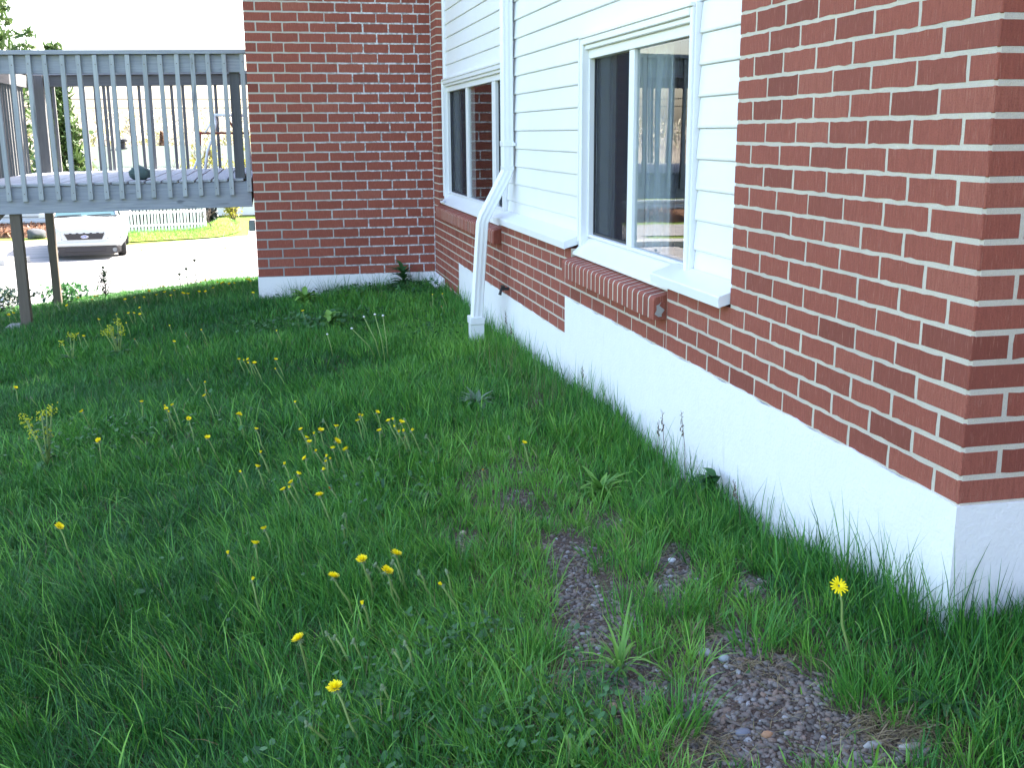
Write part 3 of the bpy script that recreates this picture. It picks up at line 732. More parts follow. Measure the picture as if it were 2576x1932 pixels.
def tufted(x0, x1, y0, y1, tufts, per, segs, wmul, rad=.032):
    """grass standing in small tufts that spread outwards"""
    nt = int((x1-x0)*(y1-y0)*tufts); tx = RNG.uniform(x0, x1, nt); ty = RNG.uniform(y0, y1, nt)
    big = vnoise(tx, ty, .55, 5); hue = vnoise(tx, ty, .9, 8); b = bareness(tx, ty); pr = poor(tx, ty)
    u = ((tx-CAM.x)*RGT.x+(ty-CAM.y)*RGT.y)/np.maximum(.2, (tx-CAM.x)*FWD.x+(ty-CAM.y)*FWD.y)
    kp = (RNG.random(nt) > b*2.2) & (u > -.62) & (u < .60) & (RNG.random(nt) > pr*.42)
    tx, ty, big, hue, pr = tx[kp], ty[kp], big[kp], hue[kp], pr[kp]; nt = len(tx)
    TL = (.062+.070*big)*RNG.uniform(.7, 1.45, nt)*(1-.30*pr); TT = np.clip(.42-.16*np.clip((-tx-.9)/.8, 0, 1)+.45*(hue-.5)+RNG.normal(0, .30, nt)+.22*pr+.20*np.exp(-((tx+.4)/.5)**2)-.25*np.exp(-(((tx+.12)/.26)**2+((ty-.12)/.5)**2)), 0, 1)
    td = math.pi*.98+(vnoise(tx, ty, .7, 9)-.5)*3.0+RNG.normal(0, .5, nt); tb = RNG.uniform(.0, .45, nt)*(tx < -.85)+.05
    rep = lambda a: np.repeat(a, per); n = nt*per
    a = RNG.uniform(0, 2*math.pi, n); r = rad*np.sqrt(RNG.random(n)); x = rep(tx)+r*np.cos(a); y = rep(ty)+r*np.sin(a)
    lx = np.cos(a)*r/rad*.34+np.cos(rep(td))*rep(tb)+RNG.normal(0, .22, n); ly = np.sin(a)*r/rad*.34+np.sin(rep(td))*rep(tb)+RNG.normal(0, .22, n)
    ok = free(x, y) & (np.abs(x+.0) < 9)
    args = [q[ok] for q in (x, y, rep(TL)*RNG.uniform(.55, 1.2, n), RNG.uniform(.0026, .0052, n)*wmul, np.arctan2(ly, lx), np.hypot(lx, ly), np.abs(RNG.normal(.45, .45, n)), np.clip(rep(TT)+RNG.normal(0, .13, n), 0, 1), (RNG.random(n) < .02+.05*rep(pr))*RNG.uniform(.4, 1, n))]
    lawn_acc.add(blades(*args, segs))
sow(-3.2, 0, -.75, 1.4, 8500, 3, 1.05); sow(0, .5, -.75, -.01, 12000, 3, 1.0)
tufted(-3.2, 0, -.75, 1.4, 420, 24, 3, 1.0); tufted(0, .5, -.75, -.02, 420, 24, 3, 1.0); tufted(-3.6, 0, 1.4, 3.2, 300, 22, 3, 1.2, .036); tufted(-4.2, 0, 3.2, 6.0, 150, 20, 2, 1.7, .05)
sow(-3.6, 0, 1.4, 3.2, 7500, 3, 1.25)
sow(-4.2, 0, 3.2, 6.0, 5500, 2, 1.8)
sow(-5.2, 0, 6.0, 9.5, 5200, 2, 2.4)
sow(-6.5, WX, 9.5, 13.6, 4300, 2, 3.0)
# long bright clumps leaning over to the left in the middle of the lawn
def clump(cx_, cy_, r, n, L, d, tint, w=.0045, lean=.35, curl=.6, dry=0, spread=.5, segs=4):
    a = RNG.uniform(0, 2*math.pi, n); rr = r*np.sqrt(RNG.random(n)); x = cx_+rr*np.cos(a); y = cy_+rr*np.sin(a)
    ok = free(x, y); x, y, a = x[ok], y[ok], a[ok]; n = len(x)
    lawn_acc.add(blades(x, y, L*RNG.uniform(.6, 1.15, n), w*RNG.uniform(.7, 1.2, n), (d+RNG.normal(0, spread, n)) if d is not None else a+RNG.normal(0, .4, n),
                        np.abs(RNG.normal(lean, .15, n)), np.abs(RNG.normal(curl, .3, n)), np.clip(RNG.normal(tint, .12, n), 0, 1), np.full(n, float(dry)), segs))
for cx_, cy_, r, n in ((-1.55, 1.75, .30, 420), (-1.85, 1.55, .25, 300), (-1.35, 2.15, .2, 200), (-2.25, 1.30, .3, 320), (-2.05, .75, .3, 260), (-1.75, .55, .25, 200), (-2.5, 2.0, .3, 200), (-1.35, 1.0, .2, 110)):
    clump(cx_, cy_, r, int(n*.55), .155, math.pi*.93, .72, .0048, .36, .55, 0, .75)
for i in range(70):
    y = RNG.uniform(-.2, 7.5); clump(-RNG.uniform(.01, .10)-.0, y, .05, 14, RNG.uniform(.16, .27), None, .45, .0034, .12, .30)
for i in range(60):
    x, y = RNG.uniform(-1.0, -.08), RNG.uniform(.1, 4.2); clump(x, y, .06, 26, RNG.uniform(.09, .15), None, RNG.uniform(.4, .75), .0036, .15, .35)
for i in range(90):
    x, y = RNG.uniform(-3, -.9), RNG.uniform(-.2, 4.5); clump(x, y, .07, 18, RNG.uniform(.12, .19), RNG.uniform(2.2, 4.2), RNG.uniform(.25, .6), .0044, .3, .7)
for i in range(40):
    x, y = RNG.uniform(-1.4, WX+1.6), RNG.uniform(7.8, 8.08); clump(x, y, .06, 14, RNG.uniform(.14, .26), None, .2, .0045, .2, .4)
for x, y, n in ((-.72, -.16, 160), (-.34, -.26, 170), (-.24, -.30, 150), (-.42, .10, 70), (-.52, .37, 60), (-.92, .30, 60)):   # straw at the feet of the tufts
    clump(x, y-.03, .07, int(n*1.7), .085, -math.pi/2, .8, .0030, .80, .9, 1, 1.0)
    clump(x+.01, y+.06, .06, 110, .12, None, .5, .0036, .25, .5)
n = 110; x = RNG.uniform(-.40, -.05, n); y = RNG.uniform(2.6, 4.3, n)               # reddish sorrel stalks near the wall
lawn_acc.add(blades(x, y, RNG.uniform(.14, .26, n), RNG.uniform(.002, .0034, n), RNG.uniform(0, 6.28, n), np.abs(RNG.normal(.1, .1, n)), RNG.uniform(0, .3, n), RNG.uniform(0, .4, n), RNG.uniform(.6, 1, n), 3))
n = 2200; x = RNG.uniform(-3.3, -.1, n); y = RNG.uniform(-.7, 4.2, n); kp = free(x, y) & (bareness(x, y) < .2) & (RNG.random(n) > poor(x, y)*.8); x, y = x[kp], y[kp]; n = len(x)
lawn_acc.add(blades(x, y, RNG.uniform(.11, .20, n), RNG.uniform(.0045, .0072, n), RNG.normal(math.pi*.9, 1.5, n), np.abs(RNG.normal(.35, .25, n)), RNG.uniform(.2, 1.7, n), np.clip(RNG.normal(.62, .22, n), 0, 1), np.zeros(n), 5))
n = 5200; x = RNG.uniform(-1.15, -.05, n); y = RNG.uniform(-.6, 3.2, n)          # dead thatch lying on the thin soil
kp = (poor(x, y) > .35) & free(x, y); x, y = x[kp], y[kp]; n = len(x)
lawn_acc.add(blades(x, y, RNG.uniform(.03, .08, n), RNG.uniform(.0018, .0034, n), RNG.uniform(0, 6.28, n), RNG.uniform(1.25, 1.55, n), RNG.uniform(-.1, .25, n), RNG.random(n), RNG.uniform(.7, 1, n), 2, z=ground(x, y)+.004))
tag(lawn_acc.build('grass', M_GRASS), kind='stuff')

# ------------------------------------------------------------------ gravel in the bare patches
def gravel():
    n0 = 90000; x = RNG.uniform(-1.25, -.02, n0); y = RNG.uniform(-.75, 3.4, n0)
    b = bareness(x, y); pr = poor(x, y)
    big = np.clip(1.3-y, 0, 1)
    k = RNG.random(n0) < np.clip(b*1.2, 0, 1)*(.22+.78*big)*.62 + pr*.05
    k &= free(x, y)
    x, y = x[k], y[k]; n = len(x)
    ph = (1+5**.5)/2; ico = np.array([(-1,ph,0),(1,ph,0),(-1,-ph,0),(1,-ph,0),(0,-1,ph),(0,1,ph),(0,-1,-ph),(0,1,-ph),(ph,0,-1),(ph,0,1),(-ph,0,-1),(-ph,0,1)])/1.902
    tri = np.array([(0,11,5),(0,5,1),(0,1,7),(0,7,10),(0,10,11),(1,5,9),(5,11,4),(11,10,2),(10,7,6),(7,1,8),(3,9,4),(3,4,2),(3,2,6),(3,6,8),(3,8,9),(4,9,5),(2,4,11),(6,2,10),(8,6,7),(9,8,1)])
    s = .0035+.0068*RNG.random(n)**2.2
    P = ico[None]*(1+RNG.normal(0, .13, (n, 12, 1)))
    P = P*np.stack([s*RNG.uniform(.9, 1.7, n), s*RNG.uniform(.7, 1.0, n), s*RNG.uniform(.42, .75, n)], -1)[:, None]
    chip = (RNG.random(n) < .05)[:, None]; P[..., 0] *= np.where(chip, 2.6, 1); P[..., 2] *= np.where(chip, .6, 1)
    a = RNG.uniform(0, 6.28, n); c, sn = np.cos(a), np.sin(a)
    X = P[..., 0]*c[:, None]-P[..., 1]*sn[:, None]; Y = P[..., 0]*sn[:, None]+P[..., 1]*c[:, None]
    tl = RNG.normal(0, .25, n); Zz = P[..., 2]+X*tl[:, None]
    V = np.stack([X+x[:, None], Y+y[:, None], Zz+(ground(x, y)+s*.15)[:, None]], -1).reshape(-1, 3)
    loops = (np.arange(n)[:, None, None]*12+tri[None]).ravel()
    return fast_mesh('gravel', V, loops, np.full(n*20, 3), M_PEBBLE, attrs=dict(tint=np.repeat(RNG.random(n), 12)), smooth=True)
def pebble_mat():
    t = NT('pebbles'); t.set(.75, .3); ti = t.add('ShaderNodeAttribute', attribute_name='tint').outputs['Fac']
    col = t.ramp(ti, [(0, (.075, .064, .054)), (.25, (.135, .116, .100)), (.5, (.20, .150, .120)), (.7, (.20, .188, .172)), (.88, (.25, .165, .115)), (.97, (.28, .27, .26)), (1, (.44, .44, .44))])
    t.base(t.mix(t.math('MULTIPLY', t.noise(t.pos(), 240, 3), .5), col, (.10, .09, .09))); t.bump(t.noise(t.pos(), 300, 2), .3, .002); return t.m
M_PEBBLE = pebble_mat()
tag(gravel(), kind='stuff')
def stone(x, y, sx_, sy_, sz_, col, label, seed, rz=0.0):
    rr = random.Random(seed); bm = bmesh.new(); bmesh.ops.create_icosphere(bm, subdivisions=2, radius=1)
    for v in bm.verts: v.co *= 1+rr.uniform(-.12, .12)
    for v in bm.verts: v.co = Vector((v.co.x*sx_, v.co.y*sy_, v.co.z*sz_))
    me = bpy.data.meshes.new('stone'); bm.to_mesh(me); bm.free(); me.shade_smooth()
    me.materials.append(plain('stone_'+str(seed), col, .75, .3, var=.25, sc=120, bump=.3))
    o = link('stone', me, None, (x, y, float(ground(x, y))+sz_*.5), (0, 0, rz)); return tag(o, label, 'stone', 'larger stones lying on the gravel')
stone(-.56, -.22, .014, .010, .008, (.36, .20, .11), 'small orange brown stone on the gravel at the bottom of the lawn', 1)
stone(-.60, -.19, .019, .012, .009, (.17, .18, .21), 'blue grey stone on the gravel just left of the orange stone', 2)
stone(-.39, -.345, .022, .010, .008, (.34, .33, .31), 'long pale flat stone on the gravel nearest the white foundation corner', 3, .1)
stone(-.33, -.38, .028, .010, .008, (.32, .31, .27), 'longest pale stone lying at the lower right end of the gravel', 4)
stone(-.37, .84, .013, .011, .009, (.6, .6, .61), 'white pebble on the narrow gravel patch between two grass tufts', 5)
stone(-.53, .19, .017, .013, .012, (.40, .40, .42), 'whitish round stone on the upper gravel patch', 6)
stone(-.50, .14, .015, .013, .010, (.30, .33, .33), 'greenish grey stone beside the whitish one on the upper gravel patch', 7)
stone(-.81, .05, .012, .010, .009, (.42, .27, .20), 'tan stone on the dark gravel below the broad bladed grass tuft', 8)
stone(-.92, 1.41, .013, .012, .010, (.44, .36, .27), 'single tan stone lying in the grass left of the bare soil', 9)

# ------------------------------------------------------------------ small broad leaves (clover and the like)
def leaf_mat(name, a, b):
    t = NT(name); t.set(.5, .35); ti = t.add('ShaderNodeAttribute', attribute_name='tint').outputs['Fac']
    col = t.mix(ti, a, b); t.base(col)
    tl = t.add('ShaderNodeBsdfTranslucent'); t.l(col, tl.inputs[0]); mx = t.add('ShaderNodeMixShader'); mx.inputs[0].default_value = .25
    t.l(t.p.outputs[0], mx.inputs[1]); t.l(tl.outputs[0], mx.inputs[2]); t.l(mx.outputs[0], t.out.inputs[0]); return t.m
M_LEAF = leaf_mat('weed_leaves', (.020, .085, .028), (.055, .17, .045))
M_LEAF_L = leaf_mat('young_leaves', (.10, .26, .045), (.22, .42, .08))
def leaves_arrays(c, nrm_tilt, size, asp, n):
    """n small leaf blades (6-gon fans) at centres c"""
    th = np.array([0, .9, 2.2, math.pi, 4.1, 5.4]); base = np.stack([np.cos(th), np.sin(th)*asp], -1)
    a = RNG.uniform(0, 6.28, n); ti = RNG.normal(0, nrm_tilt, (n, 2))
    X = base[None, :, 0]*size[:, None]; Y = base[None, :, 1]*size[:, None]
    ca, sa = np.cos(a)[:, None], np.sin(a)[:, None]
    x = X*ca-Y*sa; y = X*sa+Y*ca; z = x*ti[:, :1]+y*ti[:, 1:]-.15*np.abs(Y)
    V = np.stack([x, y, z], -1)+c[:, None]
    return V.reshape(-1, 3), (np.arange(n)[:, None]*6+np.arange(6)[None]).ravel(), np.full(n, 6), dict(tint=np.repeat(RNG.random(n), 6))
acc = Acc()
for cx_, cy_, rx, ry, n, sz_ in ((-1.1, .46, .16, .16, 300, .010), (-1.0, .0, .20, .16, 300, .010), (-1.35, .25, .25, .2, 300, .010), (-.85, .12, .10, .05, 120, .007), (-1.75, 1.2, .3, .3, 240, .010),
                              (-1.25, 2.1, .3, .3, 260, .011), (-1.12, 6.4, .5, .3, 420, .018), (-.6, 7.7, .6, .25, 500, .018), (-2.3, 3.6, .4, .4, 220, .013), (-.45, 5.4, .2, .5, 200, .013), (-1.6, -.1, .5, .2, 300, .010), (-.03, 1.4, .05, .12, 90, .012)):
    x = cx_+RNG.normal(0, rx*.6, n); y = cy_+RNG.normal(0, ry*.6, n); k = free(x, y); x, y = x[k], y[k]
    z = ground(x, y)+RNG.uniform(.015, .085, len(x))*(sz_/.010)**.5
    acc.add(leaves_arrays(np.stack([x, y, z], -1), .45, RNG.uniform(.6, 1.25, len(x))*sz_, .72, len(x)))
tag(acc.build('clover', M_LEAF), kind='stuff')

# ------------------------------------------------------------------ dandelions
M_PETAL = plain('dandelion_yellow', (.92, .76, .012), .6, .2, var=.10, sc=300)
M_PETAL_O = plain('faded_orange_petals', (.50, .22, .03), .7, .2, var=.2, sc=300)
M_STEM = plain('dandelion_stem', (.19, .28, .085), .5, .3, var=.25, sc=60)
M_BRACT = plain('dandelion_bracts', (.15, .21, .11), .6, .2, var=.3, sc=150)
def petals(layers, mat, seed):
    rr = random.Random(seed); m = MB()
    for cnt, ang, L, w, z in layers:
        for i in range(cnt):
            a = 2*math.pi*(i+rr.uniform(-.25, .25))/cnt; e = ang+rr.uniform(-.12, .12); l = L*rr.uniform(.85, 1.1)
            d = Vector((math.cos(a)*math.cos(e), math.sin(a)*math.cos(e), math.sin(e))); s = Vector((-math.sin(a), math.cos(a), 0))
            o = Vector((math.cos(a)*.12, math.sin(a)*.12, z)); t1 = o+d*l*.6+Vector((0, 0, .03)); t2 = o+d*l
            m.add([o-s*w*.35, o+s*w*.35, t1+s*w*.5, t2+s*w*.35, t2-s*w*.35, t1-s*w*.5], [(0, 1, 2, 5), (5, 2, 3, 4)])
    return m.mesh('flower_head', mat)
HEAD_O = petals([(24, .45, 1.05, .20, 0), (22, .70, .95, .18, .05), (18, 1.0, .80, .16, .08), (14, 1.3, .66, .14, .10)], M_PETAL, 1)
HEAD_M = petals([(22, .70, .95, .20, 0), (18, .95, .80, .18, .05), (12, 1.25, .62, .16, .08)], M_PETAL, 2)
HEAD_H = petals([(14, 1.22, 1.0, .17, 0), (9, 1.4, .95, .15, .05)], M_PETAL, 3)
HEAD_X = petals([(15, .08, 1.05, .24, 0), (13, .25, .72, .2, .04), (12, .8, .4, .16, .05)], M_PETAL, 4)
HEAD_C = petals([(9, 1.3, .9, .16, 0), (5, 1.4, .8, .13, .05)], M_PETAL_O, 5)
def bracts_mesh(seed, closed):
    rr = random.Random(seed); m = MB()
    m.lathe([(.16, -.42), (.36, -.36), (.42, -.05), (.36, .22 if not closed else .30), (.10, .30 if not closed else .62)], 9)
    for i in range(11):
        a = 2*math.pi*i/11+rr.uniform(-.1, .1); d = Vector((math.cos(a), math.sin(a), 0)); s = Vector((-math.sin(a), math.cos(a), 0))
        o = d*.34+Vector((0, 0, -.30)); t = d*rr.uniform(.75, 1.0)+Vector((0, 0, rr.uniform(-.85, -.45)))
        m.add([o-s*.10, o+s*.10, (o+t)/2+s*.09+d*.08, t, (o+t)/2-s*.09+d*.08], [(0, 1, 2, 3, 4)])
    return m.mesh('bracts', M_BRACT)
BR_O, BR_C = bracts_mesh(1, False), bracts_mesh(2, True)
SPEC = {'o': (HEAD_O, .0165), 'm': (HEAD_M, .0155), 'f': (HEAD_M, .0185), 'h': (HEAD_H, .0125), 'c': (HEAD_C, .0115), 'x': (HEAD_X, .019), 'b': (None, .0115)}
def dand_zone(x, y, t):
    if t == 'x': return 'beside the white foundation corner'
    if y > 12: return 'at the far lawn edge by the driveway'
    if y > 8.45 and x < -3.2: return 'under the wooden deck by its posts'
    if y > 8.45 and x > -2.1: return 'in the far lawn beside the brick wing'
    if y > 8.45 and x > -2.6: return 'in the far lawn below the deck end'
    if y > 8.45: return 'in the far lawn below the deck middle'
    if y > 6.2 and x < -1.5: return 'in the lawn before the wooden deck'
    if y > 4.6 and x > -1.6: return 'near the foot of the downspout'
    if y > 4.2 and x < -1.9: return 'around the far mustard plant'
    if y > 4.2: return 'in the cluster halfway to the wing'
    if y > 2.45 and x < -1.9: return 'right of the near mustard plant'
    if y > 2.0 and -1.35 < x < -.8: return 'in the big cluster, right half'
    if y > 1.6 and x <= -1.2: return 'in the big cluster, left half'
    if x > -.8: return 'alone by the bare soil strip'
    if y > 1.0 and x < -1.75: return 'in the lower left long grass'
    if y > .95: return 'in the small cluster below the big one'
    return 'low in the foreground grass'
DKIND = {'o': 'wide open yellow dandelion', 'm': 'cupped yellow dandelion', 'f': 'yellow dandelion', 'h': 'half closed dandelion', 'c': 'withered orange dandelion', 'b': 'green dandelion bud', 'x': 'star shaped yellow dandelion'}
NTH = ['leftmost', 'second from left', 'third from left', 'fourth from left', 'fifth from left', 'sixth from left', 'seventh from left', 'eighth from left', 'ninth from left', 'tenth from left', 'eleventh from left', 'twelfth from left', 'thirteenth from left']
def nth(i, n):
    return 'rightmost' if i == n-1 else NTH[i]
def screen_x(x, y): d = Vector((x, y, -.5))-CAM; return d.dot(RGT)/d.dot(FWD)
_grp = {}
for _i, (x, y, h, t) in enumerate(DANDELIONS): _grp.setdefault((t, dand_zone(x, y, t)), []).append((screen_x(x, y), _i))
DLAB = {}
for (t, zn), lst in _grp.items():
    lst.sort()
    for r_, (_, _i) in enumerate(lst):
        nm = DKIND[t] if len(lst) == 1 or len(lst) > 13 else (nth(r_, len(lst)) + ' ' + DKIND[t])
        DLAB[_i] = (nm+' '+zn, 'dandelions '+zn)
_dn = {}
for _i, (x, y, h, t) in enumerate(DANDELIONS):
    g = float(ground(x, y)); head = Vector((x, y, g+h)); mesh_, r = SPEC[t]
    r *= random.uniform(.88, 1.15)
    off = Vector((random.uniform(.01, .065), random.uniform(-.05, .04), 0))
    if y > 8: off *= .6
    bx, by = min(head.x+off.x, -.015), head.y+off.y
    foot = Vector((bx, by, float(ground(bx, by))))
    lab, grp = DLAB[_i]
    rt = tag(empty('dandelion', foot), lab, 'dandelion', grp)
    hl = head-foot
    mid = hl*.5+Vector((random.uniform(-.010, .010), random.uniform(-.01, .01), .004))
    q1 = [Vector((0, 0, 0)), mid*.55+hl*.02, mid, hl*.78+Vector((0, 0, .003)), hl]
    MB().tube(q1, [.0034, .0033, .0031, .0028, .0026] if y < 6 else [.0032]*5, 5).build('stem', M_STEM, rt, smooth=True)
    tilt = (random.uniform(-.25, .35), random.uniform(-.75, -.1), random.uniform(0, 6.28))
    if t == 'x': tilt = (.75, -.35, .4)
    if mesh_:
        link('flower_head', mesh_, rt, hl, tilt, (r, r, r))
        link('bracts', BR_O, rt, hl, tilt, (r*(.4 if t == 'x' else .8),)*3)
    else: link('bracts', BR_C, rt, hl, tilt, (r, r, r*1.15))
# bare dandelion stalks
for k, (x, y, dx, dy, h, lab) in enumerate(((-.86, 4.75, -.10, .05, .30, 'tallest of the bare pale stalks leaning left mid lawn'), (-.84, 4.72, -.05, .08, .31, 'middle bare pale stalk of the leaning bunch mid lawn'), (-.88, 4.80, -.16, .0, .23, 'shortest bare pale stalk of the leaning bunch mid lawn'), (-.82, 4.74, -.02, .05, .30, 'rightmost bare pale stalk of the leaning bunch mid lawn'), (-1.15, 5.1, -.03, .03, .16, 'lone bare pale stalk left of the leaning bunch'))):
    rt = tag(empty('dandelion_stalk', (x, y, float(ground(x, y)))), lab, 'stalk', 'bare pale stalks mid lawn')
    MB().tube([(0, 0, 0), (dx*.35, dy*.35, h*.5), (dx, dy, h)], [.004, .0034, .003], 5).build('stem', M_STEM, rt, smooth=True)
    MB().lathe([(.001, -.004), (.008, 0), (.009, .004), (.001, .009)], 7, (dx, dy, h)).build('receptacle', M_TRIM, rt, smooth=True)
# ------------------------------------------------------------------ other plants standing in the lawn
def gnd(x, y): return float(ground(x, y))
def leafy(name, label, cat, x, y, leaves, mat, stems=(), smat=None, group=None):
    """plant of long pointed leaves; leaves = (azimuth, elevation, length, width, start height, droop)"""
    rt = tag(empty(name, (x, y, gnd(x, y))), label, cat, group)
    m = MB()
    for az, el, L, w, z0, dr in leaves:
        d = Vector((math.cos(az), math.sin(az), 0)); s = Vector((-math.sin(az), math.cos(az), 0)); pts = []
        for i in range(6):
            t = i/5; e = el-dr*t
            pts.append((Vector((0, 0, z0))+d*(L*t*math.cos(e))+Vector((0, 0, L*t*math.sin(e))), w*math.sin(min(1, .12+t*1.0)*math.pi*.93)+.0006))
        v = []
        for p, ww in pts: v += [p-s*ww*.5+Vector((0, 0, ww*.18)), p, p+s*ww*.5+Vector((0, 0, ww*.18))]
        f = [q_ for i in range(5) for q_ in ((3*i, 3*i+1, 3*i+4, 3*i+3), (3*i+1, 3*i+2, 3*i+5, 3*i+4))]
        m.add(v, f)
    me = m.mesh('foliage', None)
    at = me.attributes.new('tint', 'FLOAT', 'POINT'); at.data.foreach_set('value', np.repeat(RNG.random(len(leaves)), 18).astype(np.float32))
    me.materials.append(mat); me.shade_smooth(); link('foliage', me, rt)
    for pts, r in stems: MB().tube(pts, r, 6).build('stem', smat or M_STEM, rt, smooth=True)
    return rt
U = random.uniform
leafy('grass_tuft', 'bright green tuft of broad bladed grass growing out of the gravel', 'grass tuft', -.75, .19,
      [(U(0, 6.28), U(.7, 1.5), U(.05, .16), U(.0055, .0095), U(0, .03), U(.1, 1.1)) for _ in range(30)] + [(-1.9, .95, .20, .008, .0, .3), (1.0, 1.3, .21, .008, 0, .3)], M_LEAF_L)
leafy('grass_tuft', 'bright green broad bladed grass cut off by the bottom edge', 'grass tuft', -.96, -.14,
      [(U(0, 6.28), U(.5, 1.4), U(.06, .17), U(.006, .010), U(0, .02), U(.3, 1.2)) for _ in range(24)], M_LEAF_L)
leafy('leafy_weed', 'upright light green leafy weed beside the white foundation near the bare soil', 'weed', -.36, 1.62,
      [(U(0, 6.28), U(.6, 1.3), U(.08, .15), U(.016, .024), U(0, .03), U(.2, .8)) for _ in range(26)], M_LEAF_L)
leafy('leafy_weed', 'pale grey green rosette weed in the grass below the downspout', 'weed', -.55, 3.1,
      [(U(0, 6.28), U(.3, 1.1), U(.06, .11), U(.02, .028), .03, U(.2, .7)) for _ in range(24)], leaf_mat('felted_leaves', (.13, .20, .13), (.21, .28, .20)))
leafy('leafy_weed', 'dark feathery weed in the grass at the edge of the bare soil', 'weed', -1.0, 1.85,
      [(U(0, 6.28), U(.2, .9), U(.05, .10), U(.012, .02), .02, U(.2, .7)) for _ in range(30)], M_LEAF)
leafy('leafy_weed', 'broad leaved weed at the lower right corner of the gravel', 'weed', -.20, -.30,
      [(U(0, 6.28), U(.3, 1.0), U(.07, .12), U(.018, .026), .01, U(.3, .8)) for _ in range(14)], M_LEAF)
leafy('leafy_weed', 'broad leaved light green weed in front of the deck side of the brick wing', 'weed', -1.25, 7.35,
      [(U(0, 6.28), U(.3, 1.2), U(.09, .16), U(.04, .055), U(.02, .12), U(.3, .8)) for _ in range(26)], M_LEAF_L)
leafy('leafy_weed', 'low round leaved weed left of the bare stalks mid lawn', 'weed', -1.1, 6.3,
      [(U(0, 6.28), U(.1, .9), U(.07, .13), U(.05, .065), U(.03, .10), U(.2, .8)) for _ in range(40)], M_LEAF_L)
leafy('leafy_weed', 'dark leafy weed against the white foundation of the brick wing', 'weed', -.33, 7.95,
      [(U(0, 6.28), U(.4, 1.3), U(.08, .16), U(.04, .05), U(.02, .20), U(.3, .9)) for _ in range(40)], M_LEAF)
leafy('leafy_weed', 'leafy weed with rounded leaves at the white foundation edge by the bare soil', 'weed', -.04, 1.30,
      [(U(1.8, 4.4), U(.4, 1.3), U(.05, .10), U(.03, .04), U(.02, .12), U(.3, .9)) for _ in range(24)], M_LEAF)
# yellow flowering mustard plants
M_BUDS = plain('mustard_flowers', (.42, .45, .03), .7, .2, var=.35, sc=120)
def mustard(x, y, h, k, label, group):
    lv = [(U(0, 6.28), U(.1, .7), U(.06, .12)*h/.3, .035*h/.3, U(.0, .25)*h, U(.2, .9)) for _ in range(12)]; st = []; tips = []
    for i in range(k):
        a = U(0, 6.28); sp = U(.15, .42)*h*.55; tip = Vector((math.cos(a)*sp-.02, math.sin(a)*sp, h*U(.62, 1)))
        st.append(([(0, 0, 0), (tip.x*.4, tip.y*.4, tip.z*.5), tip], [.005, .004, .0028])); tips.append(tip)
        for j in range(4):
            t = U(.35, .9); p = Vector((tip.x*t, tip.y*t, tip.z*t)); lv.append((U(0, 6.28), U(.3, 1), U(.03, .06)*h/.3, .012*h/.3, p.z, .4))
    rt = leafy('mustard_plant', label, 'weed', x, y, lv, M_LEAF, st, M_STEM, group)
    m = MB()
    for tip in tips:
        for j in range(22):
            r = .020*h/.3; p = tip+Vector((U(-r, r), U(-r, r), U(-1.6*r, .6*r))); s = U(.0028, .005)*h/.3
            m.add([p+Vector((s, 0, 0)), p+Vector((0, s, 0)), p+Vector((-s, 0, 0)), p+Vector((0, -s, 0)), p+Vector((0, 0, s)), p+Vector((0, 0, -s))], [(0,1,4),(1,2,4),(2,3,4),(3,0,4),(1,0,5),(2,1,5),(3,2,5),(0,3,5)])
    m.build('flower_cluster', M_BUDS, rt)['kind'] = 'stuff'
mustard(-2.60, 3.18, .33, 7, 'near mustard plant with small yellow green flower clusters at the left edge of the lawn', 'flowering mustard plants')
mustard(-2.62, 6.0, .34, 9, 'bushy far mustard plant with yellow green flowers in front of the deck', 'flowering mustard plants')
mustard(-2.95, 6.05, .30, 3, 'thin far mustard plant just left of the bushy one in front of the deck', 'flowering mustard plants')
# dark weeds standing up against the bright driveway
M_THIST = plain('dark_weed', (.010, .026, .014), .8, .1, var=.4, sc=30)
def upright(x, y, h, n, w, label, bushy=False):
    lv = []; st = [([(0, 0, 0), (.005, 0, h*.5), (.0, 0, h)], [.006, .005, .003])]
    for i in range(n):
        z = h*(.08+.88*i/n); lv.append((i*2.4, U(.15, .8), (w*(1-.5*i/n))*U(.8, 1.2), .03 if bushy else .018, z, U(.2, .8)))
    if bushy:
        for a in (.4, 2.2, 3.6, 5.1):
            t = Vector((math.cos(a)*h*.28, math.sin(a)*h*.28, h*U(.75, .95))); st.append(([(0, 0, h*.2), t*.6, t], [.005, .004, .003]))
            lv += [(U(0, 6.28), U(.2, 1.0), w*.55, .022, t.z*U(.6, 1), .3) for _ in range(7)]
    rt = leafy('thistle_weed', label, 'weed', x, y, lv, M_THIST, st, M_THIST2, 'upright weeds at the far edge of the lawn')
    m = MB(); m.lathe([(.003, -.01), (.02, 0), (.018, .02), (.004, .03)], 6, (0, 0, h))
    m.build('seed_head', M_THIST2, rt, smooth=True)
M_THIST2 = plain('dark_weed_stem', (.012, .026, .016), .7, .2, var=.2)
upright(-3.62, 12.6, .42, 44, .17, 'bushy dark thistle standing against the pale driveway', True)
upright(-2.69, 12.6, .20, 9, .06, 'shortest and leftmost of the three thin dark weeds against the driveway')
upright(-2.60, 12.6, .26, 11, .06, 'middle one of the three thin dark weeds against the driveway')
upright(-2.49, 12.6, .36, 14, .08, 'tallest of the three thin dark weeds against the driveway')
